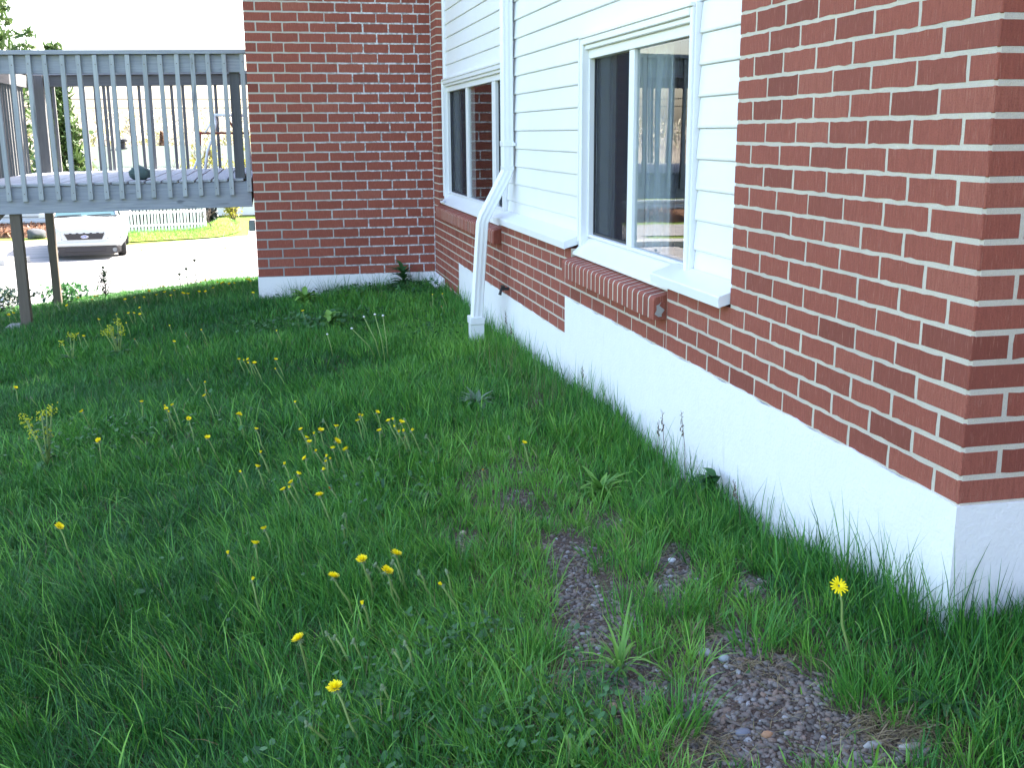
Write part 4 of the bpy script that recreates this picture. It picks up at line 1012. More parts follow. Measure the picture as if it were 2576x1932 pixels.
def low_bush(x, y, r, h, n, label, mat, group=None, flowers=0):
    rt = tag(empty('low_shrub', (x, y, gnd(x, y))), label, 'shrub', group)
    c = np.stack([RNG.normal(0, r*.45, n), RNG.normal(0, r*.45, n), h*RNG.random(n)**.7], -1)
    A = Acc(); A.add(leaves_arrays(c, .7, RNG.uniform(.014, .028, n), .7, n)); o = A.build('foliage', mat); o.parent = rt
    if flowers:
        c = np.stack([RNG.normal(0, r*.6, flowers), RNG.normal(-r*.4, r*.35, flowers), h*(.45+.4*RNG.random(flowers))], -1)
        A = Acc(); A.add(leaves_arrays(c, .7, RNG.uniform(.008, .016, flowers), .9, flowers)); o = A.build('flower_cluster', M_TRIM); o.parent = rt; o['kind'] = 'stuff'
low_bush(-4.75, 11.9, .45, .34, 900, 'dark leafy shrub with white flowers behind the leftmost deck posts', leaf_mat('dark_shrub', (.012, .03, .018), (.025, .055, .03)), flowers=90)
low_bush(-4.05, 12.3, .30, .28, 500, 'green leafy shrub between the two deck posts at the edge of the lawn', M_LEAF, flowers=16)
# dark grass seed heads against the white foundation
M_SEED = plain('grass_seed', (.13, .095, .075), .8, .2, var=.3, sc=150)
seed_spots = [(-.06, 4.62, .27), (-.05, 4.40, .22), (-.07, 1.72, .27), (-.05, 1.86, .20), (-.06, 1.52, .32), (-.08, .98, .20), (-.05, 2.95, .20)]
for i, (x, y, h) in enumerate(seed_spots):
    where = 'beside the white downspout' if y > 4 else ('in front of the window sill bricks against the white foundation' if y > 2.6 else ('against the tall white foundation below the brick pier' if y > 1.5 else 'against the white foundation nearest the corner'))
    rt = tag(empty('seed_grass', (x, y, gnd(x, y))), 'dark seed head on a thin grass stalk '+where, 'grass stalk', 'grass seed heads '+where)
    dx, dy = U(-.05, .02), U(-.04, .04)
    MB().tube([(0, 0, 0), (dx*.3, dy*.3, h*.55), (dx, dy, h)], [.0016, .0013, .001], 4).build('stalk', M_SEED, rt)
    m = MB()
    for j in range(16):
        t = j/15; p = Vector((dx, dy, h))*(.72+.30*t)+Vector((U(-.006, .006), U(-.006, .006), 0)); s = .0032*(1.1-t*.7)
        m.add([p+Vector((s, 0, 0)), p+Vector((0, s, 0)), p+Vector((-s, 0, 0)), p+Vector((0, -s, 0)), p+Vector((0, 0, 2*s)), p+Vector((0, 0, -2*s))], [(0,1,4),(1,2,4),(2,3,4),(3,0,4),(1,0,5),(2,1,5),(3,2,5),(0,3,5)])
    m.build('seed_head', M_SEED, rt)['kind'] = 'stuff'

# ------------------------------------------------------------------ wooden deck
BA, BB = (.085, .088, .092), (.22, .225, .23)  # same deck wood darkened: backlit shade of the far railings is in the colour
M_WOOD_SHADE = wood_material('shade_dark_wood_upright', BA, BB, (60, 60, 3)); M_WOOD_SHADE_X = wood_material('shade_dark_wood_long', BA, BB, (3, 60, 60)); M_WOOD_SHADE_Y = wood_material('shade_dark_wood_boards', BA, BB, (60, 3, 60))
DY0, DY1, DX0, DX1 = 8.45, 12.1, -4.22, -1.66
deck = tag(empty('deck', (-3.0, 8.45, -.9)), 'raised weathered grey wooden deck with baluster railing on brown posts beside the brick wing', 'deck')
deck.rotation_euler = (0, -.0, 0)
def dz(x): return (x+1.66)*.0125          # the deck sags a little towards its left end
DO = Vector((-3.0, 8.45, -.9))
def dbox(name, a, b, mat, bev=.003, par=None):
    c = Vector([(p+q_)/2 for p, q_ in zip(a, b)]); hs = [(q_-p)/2 for p, q_ in zip(a, b)]
    m = MB().box([-h for h in hs], hs); o = m.build(name, mat, par or deck, bevel=bev)
    o.location = c-DO+Vector((0, 0, dz(c.x)))
    if hs[0] > .6: o.rotation_euler = (0, -math.atan(.0125), 0)
    return o
dbox('fascia_board', (DX0, DY0, .195), (DX1, DY0+.04, .43), M_WOOD_X); dbox('rim_joist', (DX0, DY1-.04, .2), (DX1, DY1, .43), M_WOOD_X)
dbox('rim_joist', (DX0, DY0+.041, .2), (DX0+.04, DY1-.041, .43), M_WOOD_Y); dbox('rim_joist', (DX1-.04, DY0+.041, .2), (DX1, DY1-.041, .43), M_WOOD_Y)
for i in range(1, 6): dbox('joist', (DX0+.41*i, DY0+.041, .22), (DX0+.41*i+.038, DY1-.041, .425), M_WOOD_Y)
x = DX0+.01
while x < DX1-.06:
    w = min(.131, DX1-.005-x); dbox('deck_board', (x, DY0-.015+U(-.004, .004), .4325), (x+w, DY1+.01, .4565+U(-.002, .002)), M_WOOD_Y, .004); x += .147
# front railing
dbox('top_rail', (DX0-.05, DY0-.05, 1.563), (DX1+.018, DY0+.10, 1.60), M_WOOD_X); dbox('rail_board', (DX0, DY0-.001, 1.405), (DX1-.005, DY0+.037, 1.5615), M_WOOD_X)
x = -1.835
_b = None
while x > DX0:
    o = dbox('baluster', (x-.0195, DY0-.040, .305+U(-.006, .006)), (x+.0195, DY0-.002, 1.5615), M_WOOD_Z, .002) if _b is None else None
    if o is None:
        o = _b.copy(); COL.objects.link(o); o.location = (x-DO.x, _b.location.y+U(-.002, .002), _b.location.z-dz(-1.835)+dz(x)+U(-.006, .006)); o.rotation_euler = (U(-.002, .002), U(-.008, .008), 0)
    else: _b = o
    x -= .1375
dbox('baluster', (-1.697, DY0-.040, .335), (-1.655, DY0-.002, 1.5615), M_WOOD_Z, .002)
dbox('railing_post', (-1.800, DY0+.038, .45), (-1.712, DY0+.126, 1.562), M_WOOD_SHADE)
dbox('railing_post', (-4.20, DY0+.038, .45), (-4.11, DY0+.126, 1.562), M_WOOD_Z)
_sc = MB()
for o in list(deck.children):
    if o.name.startswith('baluster'):
        for zz in (-.56, .545):
            c = o.location+Vector((U(-.003, .003), -.0195, zz)); _sc.prism([(c.x+.0045*math.cos(a), c.z+.0045*math.sin(a)) for a in [k*math.pi/3 for k in range(6)]], c.y-.0012, c.y+.001, 'y')
_sc.build('screws', M_SEED, deck)['kind'] = 'stuff'
# back railing
dbox('top_rail', (DX0-.05, DY1-.10, 1.575), (DX1, DY1+.05, 1.61), M_WOOD_X); dbox('rail_board', (DX0, DY1-.042, 1.444), (DX1, DY1-.004, 1.574), M_WOOD_SHADE_X)
_c = dbox('baluster', (-.018-3.93, DY1-.003, .30), (.018-3.93, DY1+.035, 1.574), M_WOOD_SHADE, .002)
for x in (-3.59, -3.46, -3.36, -3.31, -3.08, -2.955, -2.83, -2.58, -2.45, -2.33, -2.07, -1.945, -1.82):
    o = _c.copy(); COL.objects.link(o); o.location = (x-DO.x, _c.location.y, _c.location.z-dz(-3.93)+dz(x)); o.rotation_euler = (0, U(-.006, .006), 0)
dbox('railing_post', (-4.13, DY1-.135, .45), (-4.01, DY1-.045, 1.574), M_WOOD_SHADE)
# left railing
dbox('top_rail', (DX0-.10, DY0+.101, 1.58), (DX0+.05, DY1-.101, 1.615), M_WOOD_SHADE_Y); dbox('rail_board', (DX0+.001, DY0+.13, 1.43), (DX0+.039, DY1-.14, 1.578), M_WOOD_SHADE_Y)
y = DY0+.26; _d = None
while y < DY1-.2:
    o = dbox('baluster', (DX0-.037, y-.018, .30), (DX0-.0005, y+.018, 1.578), M_WOOD_SHADE, .002) if _d is None else None
    if o is None: o = _d.copy(); COL.objects.link(o); o.location = (_d.location.x, y-DO.y, _d.location.z)
    else: _d = o
    y += .1375
# support posts
def post(x, y, w, top, mat, lab=None):
    g = gnd(x, y); o = dbox('support_post', (x-w/2, y-w/2, g-.1-dz(x)), (x+w/2, y+w/2, top), mat, .004)
    if lab: o['label'] = lab
post(-3.74, 8.52, .09, .21, M_POST); post(-4.06, 11.84, .089, .21, M_POST); post(-4.05, 8.5, .09, .21, M_POST)
g = gnd(-3.74, 8.52)
dbox('concrete_footing', (-3.93, 8.40, g-.15-dz(-3.74)), (-3.58, 8.68, g+.035-dz(-3.74)), M_CONC, .015)
m = MB(); m.prism([(-4.01, -.12), (-4.01, -.02), (-3.80, .19), (-3.86, .19), (-4.03, .02)], 8.49, 8.53); o = m.build('knee_brace', M_POST, deck); o.location = (-DO.x, -DO.y, -DO.z)
# things standing on the deck
M_TUBE = plain('white_tube', (.78, .8, .8), .4, .5, var=.08, sc=30); M_RUST = plain('rusty_tube', (.26, .085, .05), .7, .3, var=.35, sc=40)
fz = .4575+dz(-2.4)
st = tag(empty('folding_frame', (-2.17, 11.7, fz-.02)), 'white and rust red tubular folding frame standing at the back of the deck', 'metal frame')
T = lambda pts, r, nm, mt: MB().tube(pts, r, 8).build(nm, mt, st, smooth=True)
T([(-.20, -.02, .0), (-.14, .02, .14), (-.10, .04, .30)], .014, 'front_leg', M_TUBE); T([(-.10, .041, .30), (-.095, .042, .43)], .0125, 'front_leg', M_RUST)
T([(-.055, -.10, .02), (-.02, -.06, .22), (.08, .0, .48), (.10, .01, .56), (.085, .02, .64)], .016, 'back_leg', M_TUBE)
T([(-.04, .06, .44), (.02, .05, .53), (.075, .04, .63)], .012, 'brace', M_TUBE)
T([(.06, .02, .655), (.45, .06, .645)], .017, 'top_bar', M_TUBE)
T([(-.08, .06, .445), (.48, .06, .44)], .014, 'lower_bar', M_RUST); T([(.22, .05, .63), (.34, .06, .44)], .013, 'brace', M_RUST); T([(.45, .06, .66), (.48, .05, 0)], .015, 'back_leg', M_TUBE)
MB().lathe([(.001, -.02), (.02, -.014), (.022, .01), (.001, .024)], 8, (-.095, .042, .445)).build('end_cap', plain('red_cap', (.5, .09, .05), .5), st, smooth=True)
MB().box((-.26, -.14, .0), (-.05, -.02, .012)).build('foot_plate', M_TUBE, st)
bd = bmesh.new(); bmesh.ops.create_icosphere(bd, subdivisions=3, radius=1)
for v in bd.verts:
    k = 1+.08*math.sin(5*v.co.x+2)*math.cos(4*v.co.y)+.05*math.sin(9*v.co.z+v.co.x*7); v.co = Vector((v.co.x*.105*k, v.co.y*.10*k, max(-.02, v.co.z*.070*k+.045)))
me = bpy.data.meshes.new('cloth_bundle'); bd.to_mesh(me); bd.free(); me.shade_smooth(); me.materials.append(plain('grey_green_cloth', (.10, .145, .135), .8, .2, var=.2, sc=25, bump=.2))
tag(link('cloth_bundle', me, None, (-2.672, 8.78, .4575+dz(-2.7)+.015)), 'small rounded grey green bundle lying on the deck boards', 'bundle')
# ------------------------------------------------------------------ beyond the lawn
M_VERGE = (lambda t: (t.set(.9, .1), t.base(t.mix(t.noise(t.pos(), 7, 5, .7), (.10, .17, .03), (.22, .28, .06))), t.bump(t.noise(t.pos(), 30, 4), 1, .05), t.m)[-1])(NT('rough_grass'))
def asphalt():
    t = NT('pale_asphalt'); t.set(.9, .2); pos = t.pos()
    a = t.noise(pos, 60, 4, .7); b = t.noise(t.scale(pos, (.25, 1.4, 1)), 1, 5, .65)
    col = t.mix(a, (.22, .215, .21), (.34, .335, .33)); col = t.mix(t.math('MULTIPLY', b, .5), col, (.19, .185, .18))
    w = t.add('ShaderNodeTexWave', wave_type='BANDS', bands_direction='Y'); w.inputs['Scale'].default_value = .35; w.inputs['Distortion'].default_value = 9; w.inputs['Detail'].default_value = 4
    t.l(t.scale(pos, (.35, 1, 1)), w.inputs['Vector'])
    col = t.mix(t.math('MULTIPLY', t.ramp(w.outputs['Fac'], [(.0, (1, 1, 1)), (.045, (0, 0, 0))]), .7), col, (.07, .07, .07))   # cracks
    t.base(col); t.bump(a, .4, .01); return t.m
M_ASPH = asphalt()
GZ0 = -2.30
m = MB().add([(-400, 16.6, GZ0-.03), (400, 16.6, GZ0-.03), (400, 420, GZ0-.03), (-400, 420, GZ0-.03)], [(0, 1, 2, 3)])
m.add([(-400, -120, GZ0-.03), (-12, -120, GZ0-.03), (-12, 16.6, GZ0-.03), (-400, 16.6, GZ0-.03)], [(0, 1, 2, 3)])
m.add([(-12, -120, GZ0-.03), (400, -120, GZ0-.03), (400, -6, GZ0-.03), (-12, -6, GZ0-.03)], [(0, 1, 2, 3)])
tag(m.build('ground', M_VERGE), kind='structure')
tag(MB().add([(-9.5, 17.2, GZ0), (22, 17.2, GZ0), (22, 41, GZ0), (-2.2, 41, GZ0), (-2.2, 34.0, GZ0), (-6.2, 31.4, GZ0), (-9.5, 31.0, GZ0)], [(0, 1, 2, 3, 4, 5, 6)]).build('driveway', M_ASPH), kind='structure')
tag(MB().add([(-60, 30.2, GZ0-.004), (-9.49, 30.2, GZ0-.004), (-6.6, 31.6, GZ0-.004), (-6.4, 34.2, GZ0-.004), (-60, 34.2, GZ0-.004)], [(0, 1, 2, 3, 4)]).build('road', M_ASPH), kind='structure')
def verge(name, x0, x1, y0, y1, hump, n=24):
    V = []; F = []
    for j in range(9):
        for i in range(n+1):
            x = x0+(x1-x0)*i/n; y = y0(x)+(y1(x)-y0(x))*j/8; k = math.sin(math.pi*min(1, max(0, i/n)))
            V.append((x, y, GZ0+hump(x)*math.sin(math.pi*.5*j/8)*min(1, k*3)+.004))
    for j in range(8):
        for i in range(n): F.append((j*(n+1)+i, j*(n+1)+i+1, (j+1)*(n+1)+i+1, (j+1)*(n+1)+i))
    return tag(MB().add(V, F).build(name, M_VERGE, smooth=True), kind='structure')
verge('verge', -6.3, -2.45, lambda x: 32.6+.35*(x+6.3)+1.9*max(0, (x+3.4)/.95)**2, lambda x: 35.9+.3*(x+6.3), lambda x: .10+.28*math.exp(-((x+3.0)/.55)**2))
def tufts(name, fn, n, L, tint, wid=.012):
    x, y, z = fn(n); A = Acc()
    A.add(blades(x, y, L*RNG.uniform(.5, 1.3, n), wid*RNG.uniform(.6, 1.3, n), RNG.uniform(0, 6.28, n), np.abs(RNG.normal(.3, .2, n)), np.abs(RNG.normal(.4, .3, n)), np.clip(RNG.normal(tint, .15, n), 0, 1), (RNG.random(n) < .2)*.6, 2, z=z))
    return tag(A.build(name, M_GRASS), kind='stuff')
tufts('verge_grass', lambda n: (lambda x, t: (x, 32.6+.35*(x+6.3)+t*3.0, np.full(n, GZ0)+(.10+.26*np.exp(-((x+3.0)/.55)**2))*np.sin(np.pi*.5*t)*.9))(RNG.uniform(-6.2, -2.5, n), RNG.random(n)), 5200, .10, .8, .016)
tufts('crack_grass', lambda n: (lambda x: (x, 29.9+RNG.normal(0, .10, n)+.05*np.sin(3*x), np.full(n, GZ0)))(RNG.uniform(-5.2, -2.2, n)), 520, .06, .75, .014)
# ---- minivan
M_CARW = plain('white_car_paint', (.40, .42, .43), .25, .6, var=.02); M_CARG = plain('grey_plastic', (.040, .038, .040), .6, .3, var=.1); M_TYRE = plain('tyre_rubber', (.025, .025, .027), .8, .2)
M_RIM = plain('alloy', (.55, .55, .57), .3, .5, .9); M_GRILLE = plain('grille_dark', (.010, .009, .014), .5); M_CHROME = plain('chrome', (.75, .76, .78), .18, .5, 1)
M_LAMP = plain('lamp_lens', (.14, .16, .175), .1, .7); M_CGLASS = plain('car_glass', (.035, .085, .095), .06, .7); M_BLUE = plain('blue_enamel', (.03, .07, .30), .3, .6)
van = tag(empty('parked_minivan', (-6.2, 28.0, GZ0), math.radians(5.4)), 'white minivan parked on the pale driveway facing the lawn', 'minivan')
st_ = [(0.0, .70, .42, .78), (-.06, .84, .34, .84), (-.22, .92, .30, .90), (-.6, .96, .28, .97), (-1.05, .97, .28, 1.05), (-2.0, .98, .28, 1.09), (-3.6, .98, .28, 1.11), (-4.7, .96, .30, 1.10), (-4.98, .90, .36, 1.02)]
m = MB(); rg = []
for y, w, zb, zt in st_:
    pr = [(-w*.9, zb), (-w, zb+.12), (-w, zt-.22), (-w*.955, zt-.07), (-w*.80, zt), (0, zt+.03), (w*.80, zt), (w*.955, zt-.07), (w, zt-.22), (w, zb+.12), (w*.9, zb)]
    rg.append([(x, -y, z) for x, z in pr])
k = len(rg[0]); m.v = [p for r in rg for p in r]
for i in range(len(rg)-1): m.f += [(i*k+j, i*k+(j+1) % k, (i+1)*k+(j+1) % k, (i+1)*k+j) for j in range(k)]
m.f += [tuple(range(k)), tuple((len(rg)-1)*k+j for j in range(k-1, -1, -1))]
body = m.build('body', M_CARW, van, smooth=False)
m = MB()       # roof and pillars
ro = [(-.63, 1.95, 1.60), (.63, 1.95, 1.60), (.66, 3.3, 1.70), (-.66, 3.3, 1.70), (.64, 4.6, 1.62), (-.64, 4.6, 1.62)]
m.add([(x, y, z) for x, y, z in ro]+[(x, y, z+.05) for x, y, z in ro], [(0, 1, 2, 3), (3, 2, 4, 5), (6, 9, 8, 7), (9, 11, 10, 8), (0, 6, 7, 1), (1, 7, 8, 2), (2, 8, 10, 4), (4, 10, 11, 5), (5, 11, 9, 3), (3, 9, 6, 0)])
for s in (-1, 1):
    for a, b in (((.80*s, 1.02, 1.05), (.63*s, 1.97, 1.63)), ((.90*s, 2.45, 1.05), (.66*s, 2.5, 1.66)), ((.90*s, 3.6, 1.06), (.66*s, 3.55, 1.68)), ((.86*s, 4.85, 1.05), (.64*s, 4.6, 1.64))): m.tube([a, b], .045, 6)
m.build('roof', M_CARW, van)
MB().add([(-.79, 1.0, 1.06), (.79, 1.0, 1.06), (.62, 1.96, 1.61), (-.62, 1.96, 1.61)], [(0, 1, 2, 3)]).build('windshield', M_CGLASS, van)
for s in (-1, 1):
    MB().add([(.885*s, 1.1, 1.06), (.885*s, 4.8, 1.06), (.645*s, 4.55, 1.63), (.645*s, 2.0, 1.62)], [(0, 1, 2, 3)]).build('side_window', M_CGLASS, van)
    w = MB(); w.add([(s*.55, -.008, .52), (s*.90, .10, .52), (s*.86, .10, .70), (s*.52, .012, .735), (s*.55, .05, .52), (s*.90, .2, .52), (s*.86, .2, .70), (s*.52, .08, .735)], [(0, 1, 2, 3), (4, 7, 6, 5), (0, 4, 5, 1), (1, 5, 6, 2), (2, 6, 7, 3), (3, 7, 4, 0)])
    w.build('headlight', M_LAMP, van, bevel=.01)
    mi = MB().box((min(s*.95, s*1.16), 1.15, 1.02), (max(s*.95, s*1.16), 1.27, 1.17)).build('side_mirror', M_CARW, van, bevel=.03)
    MB().box((min(s*.99, s*1.14), 1.265, 1.04), (max(s*.99, s*1.14), 1.274, 1.15)).build('mirror_glass', M_GRILLE, mi)
    fl = MB(); fl.lathe([(.001, 0), (.055, .0), (.06, .02)], 12); o = fl.build('fog_light', M_LAMP, van); o.location = (s*.71, -.005, .245); o.rotation_euler = (math.pi/2, 0, 0)
    for yy in (.95, 3.95):
        wl = MB(); wl.lathe([(.20, -.11), (.30, -.11), (.33, -.08), (.33, .08), (.30, .11), (.20, .11)], 20); ty = wl.build('wheel', M_TYRE, van, smooth=True)
        ty.location = (s*.86, yy, .33); ty.rotation_euler = (0, math.pi/2, 0)
        rm = MB(); rm.lathe([(.001, .085*s), (.10, .09*s), (.20, .10*s), (.20, .06*s)], 14); rm.build('rim', M_RIM, ty)
ap = MB(); ap.add([(-.78, -.004, .335), (.78, -.004, .335), (.88, .12, .335), (.86, .16, .17), (.66, .03, .12), (-.66, .03, .12), (-.86, .16, .17), (-.88, .12, .335), (-.78, .4, .335), (.78, .4, .335), (.7, .4, .14), (-.7, .4, .14)],
   [(0, 1, 4, 5), (1, 2, 3, 4), (7, 0, 5, 6), (0, 8, 9, 1), (5, 4, 10, 11), (1, 9, 2), (7, 8, 0)])
ap = ap.build('lower_bumper', M_CARG, van)
MB().box((-.5, -.008, .21), (.5, .02, .31)).build('air_intake', M_GRILLE, van, bevel=.005)
MB().box((-.80, -.03, .355), (.80, .3, .475)).build('bumper', M_CARW, van, bevel=.03)
gr = MB(); gr.prism([(-.53, .50), (.53, .50), (.60, .735), (-.60, .735)], -.018, .2, 'y'); gr = gr.build('grille', M_CARW, van, bevel=.012)
gi = MB(); gi.prism([(-.42, .525), (.42, .525), (.49, .70), (-.49, .70)], -.024, -.019, 'y'); gi.build('grille_opening', M_GRILLE, gr)
for i, z in enumerate((.555, .59, .625, .66)):
    MB().box((-.44-.02*i, -.031, z-.006), (.44+.02*i, -.0245, z+.006)).build('grille_slat', M_CARG, gr)
for i in range(6): MB().box((-.42+.165*i-.05, -.030, .684), (-.42+.165*i+.05, -.0245, .706)).build('grille_tab', M_CARW, gr)
def oval(a, b, y0, y1, z, nm, mt, par):
    return MB().prism([(a*math.cos(t*math.pi/12), z+b*math.sin(t*math.pi/12)) for t in range(24)], y0, y1, 'y').build(nm, mt, par)
oval(.095, .040, -.040, -.032, .60, 'emblem_ring', M_CHROME, gr); oval(.086, .033, -.043, -.0405, .60, 'emblem', M_BLUE, gr)
tc = bpy.data.curves.new('emblem_lettering', 'FONT'); tc.body = 'Ford'; tc.size = .058; tc.align_x = 'CENTER'; tc.align_y = 'CENTER'; tc.shear = .3; tc.extrude = .0008
to = bpy.data.objects.new('tmp', tc); COL.objects.link(to); bpy.context.view_layer.update()
tm = bpy.data.meshes.new_from_object(to.evaluated_get(bpy.context.evaluated_depsgraph_get())); bpy.data.objects.remove(to)
tm.materials.clear(); tm.materials.append(M_CHROME); lo = link('emblem_lettering', tm, gr, (0, -.0445, .60), (math.pi/2, 0, 0))
wp = MB(); wp.tube([(-.7, .985, 1.075), (-.1, 1.02, 1.10)], .012, 5); wp.tube([(.05, .985, 1.075), (.65, 1.02, 1.10)], .012, 5); wp.box((-.8, .93, 1.055), (.8, .99, 1.072)); wp.build('wiper', M_GRILLE, van)
# ---- white picket fence
fn = tag(empty('picket_fence', (-6.1, 35.15, GZ0)), 'white picket fence with rounded pickets behind the minivan', 'fence')
fa = math.atan2(.62, 2.4); fn.rotation_euler = (0, 0, fa)
pk = MB(); pk.prism([(-.032, 0)] + [(.032, 0), (.032, .84)] + [(.042*math.cos(a), .875+.042*math.sin(a)) for a in [i*math.pi/6-.5 for i in range(9)]] + [(-.032, .84)], -.011, .011, 'y')
pme = pk.mesh('picket', M_TRIM)
for i in range(38):
    if i == 11: continue
    x = -1.3+.1045*i
    link('picket', pme, fn, (x, U(-.004, .004), U(-.02, .0)+.02), (0, U(-.02, .02), 0), (1, 1, U(.95, 1.02)))
for z in (.25, .66): MB().box((-1.4, .012, z), (2.62, .045, z+.07)).build('rail', M_TRIM, fn)
for x in (-1.38, -.14, .03, 2.6): MB().box((x-.045, .046, 0), (x+.045, .13, .92)).build('post', M_TRIM, fn, bevel=.006)
# ---- neighbour's house
nb = tag(empty('neighbour_house', (-7.5, 45, GZ0)), "low neighbouring house with a pale green roof and white walls beyond the fence", 'house')
M_GREENROOF = plain('pale_green_roof', (.075, .098, .082), .8, .2, var=.08, sc=3); M_WHITEW = plain('white_house_wall', (.72, .72, .72), .7, .2, var=.04, sc=4)
o = MB().box((-1.0, -1.6, 0), (9.5, 4, 1.87)).build('wall', M_WHITEW, nb)
rf = MB(); rf.prism([(-2.2, 1.88), (-2.2, 1.95), (1.3, 2.72), (5, 1.95), (5, 1.88)], -1.5, 5.6, 'x'); roof_n = rf.build('roof', M_GREENROOF, nb)
MB().box((-1.5, -2.28, 1.80), (5.6, -2.201, 1.93)).build('gutter', M_TRIM, nb)
ch = MB(); ch.lathe([(.17, 0), (.17, .06), (.10, .06), (.10, .28), (.19, .30), (.19, .40), (.001, .42)], 12); ch = ch.build('roof_vent', M_GRILLE, nb); ch.location = (.33, .9, 2.60)
for x in (1.0, 3.2): w = MB().box((x-.5, -1.62, .7), (x+.5, -1.601, 1.5)).build('window', M_TRIM, nb); MB().box((x-.43, -1.628, .76), (x+.43, -1.6205, 1.44)).build('pane', M_CGLASS, w)
# ---- roadside bank, guard rail, boulder on the left
def dead_leaves():
    t = NT('leaf_litter'); t.set(.9, .1); pos = t.pos(); a = t.noise(pos, 9, 5, .75); b = t.noise(pos, 2, 3)
    col = t.ramp(a, [(.3, (.05, .035, .03)), (.5, (.16, .085, .055)), (.65, (.22, .14, .09)), (.8, (.14, .15, .09))]); t.base(col); t.bump(a, 1, .1); return t.m
M_LITTER = dead_leaves()
V = []; F = []
for i in range(41):
    x = -24+17.2*i/40
    for j, (dy, dz_) in enumerate(((0, -.06), (.25, .12), (.6, .24), (1.2, .30), (3.2, .28))): V.append((x, 35.4+dy+.15*math.sin(x*1.7+j), GZ0+dz_*min(1, (41-i)/5)+.03*math.sin(x*5+j*2)))
for i in range(40):
    for j in range(4): F.append((i*5+j, (i+1)*5+j, (i+1)*5+j+1, i*5+j+1))
tag(MB().add(V, F).build('bank', M_LITTER, smooth=True), kind='structure')
acc = Acc(); n = 2600; x = RNG.uniform(-13, -7.2, n); t_ = RNG.random(n)
acc.add(leaves_arrays(np.stack([x, 35.5+t_*1.3, GZ0+.06+.25*t_**.6+.03*RNG.random(n)], -1), .8, RNG.uniform(.03, .06, n), .6, n))
tag(acc.build('dead_leaves', leaf_mat('dead_leaf', (.10, .05, .035), (.30, .15, .08))), kind='stuff')
gl_ = tag(empty('guard_rail', (-9.0, 37.0, GZ0+.17)), 'grey metal guard rail above the leafy bank at the left', 'guard rail')
MB().prism([(0, .14), (-.05, .18), (-.05, .25), (0, .30), (0, .34), (-.05, .39), (-.05, .46), (0, .50), (.01, .50), (.01, .14)], -14, 2.2, 'x').build('beam', plain('galvanised', (.42, .45, .47), .45, .5, .3, var=.1, sc=6), gl_)
for i in range(8): MB().box((-13.5+2.2*i, .011, -.3), (-13.38+2.2*i, .10, .42)).build('post', M_CARG, gl_)
b_ = bmesh.new(); bmesh.ops.create_icosphere(b_, subdivisions=3, radius=1)
for v in b_.verts: v.co *= 1+.12*math.sin(3*v.co.x+1)*math.cos(4*v.co.z)+.05*math.sin(9*v.co.y); v.co = Vector((v.co.x*.30, v.co.y*.28, v.co.z*.20))
me = bpy.data.meshes.new('boulder'); b_.to_mesh(me); b_.free(); me.shade_smooth(); me.materials.append(plain('grey_rock', (.07, .075, .08), .9, .2, var=.3, sc=8, bump=.4))
tag(link('boulder', me, None, (-8.75, 35.15, GZ0+.10)), 'grey boulder at the foot of the leafy bank', 'boulder')
kb = MB(); kb.prism([(-13.5, 26.6), (-8.0, 27.1), (-7.55, 27.9), (-13.5, 27.6)], GZ0-.02, GZ0+.15, 'z'); tag(kb.build('kerb_block', M_CONC, bevel=.01), 'low grey concrete kerb block left of the minivan', 'kerb')
# ---- trees
M_BARK = plain('bark', (.12, .095, .075), .9, .15, var=.35, sc=14, bump=.4); M_BARK_P = plain('pale_bark', (.36, .33, .30), .9, .15, var=.3, sc=14)
M_NEEDLE = leaf_mat('needles', (.035, .075, .03), (.11, .17, .05)); M_BUD = leaf_mat('spring_buds', (.24, .22, .09), (.36, .33, .10)); M_YEL = leaf_mat('yellow_bush', (.24, .24, .04), (.42, .38, .06))
hg = tag(empty('added_shade_foliage', (-4.6, 36.6, GZ0)), 'dark leaf mass added as shade behind the gaps of the white picket fence', 'added_shade_foliage'); n = 3200  # near-black leaves added to stand in for shade between the pickets
c_ = np.stack([RNG.uniform(-1.6, 1.35, n), RNG.normal(0, .16, n), .78*RNG.random(n)**.8], -1); c_[:, 1] += .26*c_[:, 0]
A = Acc(); A.add(leaves_arrays(c_, .8, RNG.uniform(.03, .07, n), .7, n)); o = A.build('foliage', leaf_mat('shade_foliage_leaves', (.008, .012, .014), (.02, .03, .03))); o.parent = hg
MB().tube([(-1.6, -.42, .1), (1.35, .35, .1)], .05, 6).build('stems', M_BARK, hg)
def conifer(x, y, z, h, r, label, n, seed, base=.12, leaf=.055):
    rr = random.Random(seed); rt = tag(empty('conifer', (x, y, z)), label, 'tree')
    tr = MB(); tr.tube([(0, 0, -.1), (.03, 0, h*.5), (0, 0, h*.97)], [h*.022, h*.014, .012], 8)
    C = []
    for i in range(int(n)):
        t = base+(1-base)*(i/n); a = i*2.399+rr.uniform(-.3, .3); L = r*(1-t)**.75*rr.uniform(.55, 1.15)+.08; zz = h*t
        d = Vector((math.cos(a), math.sin(a), 0)); pts = [Vector((0, 0, zz)), d*L*.55+Vector((0, 0, zz-.05*L)), d*L+Vector((0, 0, zz+.10*L))]
        tr.tube(pts, [.018, .012, .005], 4, cap=False)
        for k in range(int(46*L/r)+14):
            s = rr.random()**.7; p = d*L*s+Vector((rr.gauss(0, .10), rr.gauss(0, .10), zz+.05*L*s+rr.gauss(0, .07))); C.append(p)
    tr.build('trunk', M_BARK, rt); C = np.array([tuple(c) for c in C])
    A = Acc(); A.add(leaves_arrays(C, .8, RNG.uniform(.6, 1.4, len(C))*leaf, .30, len(C))); o = A.build('crown', M_NEEDLE); o.parent = rt
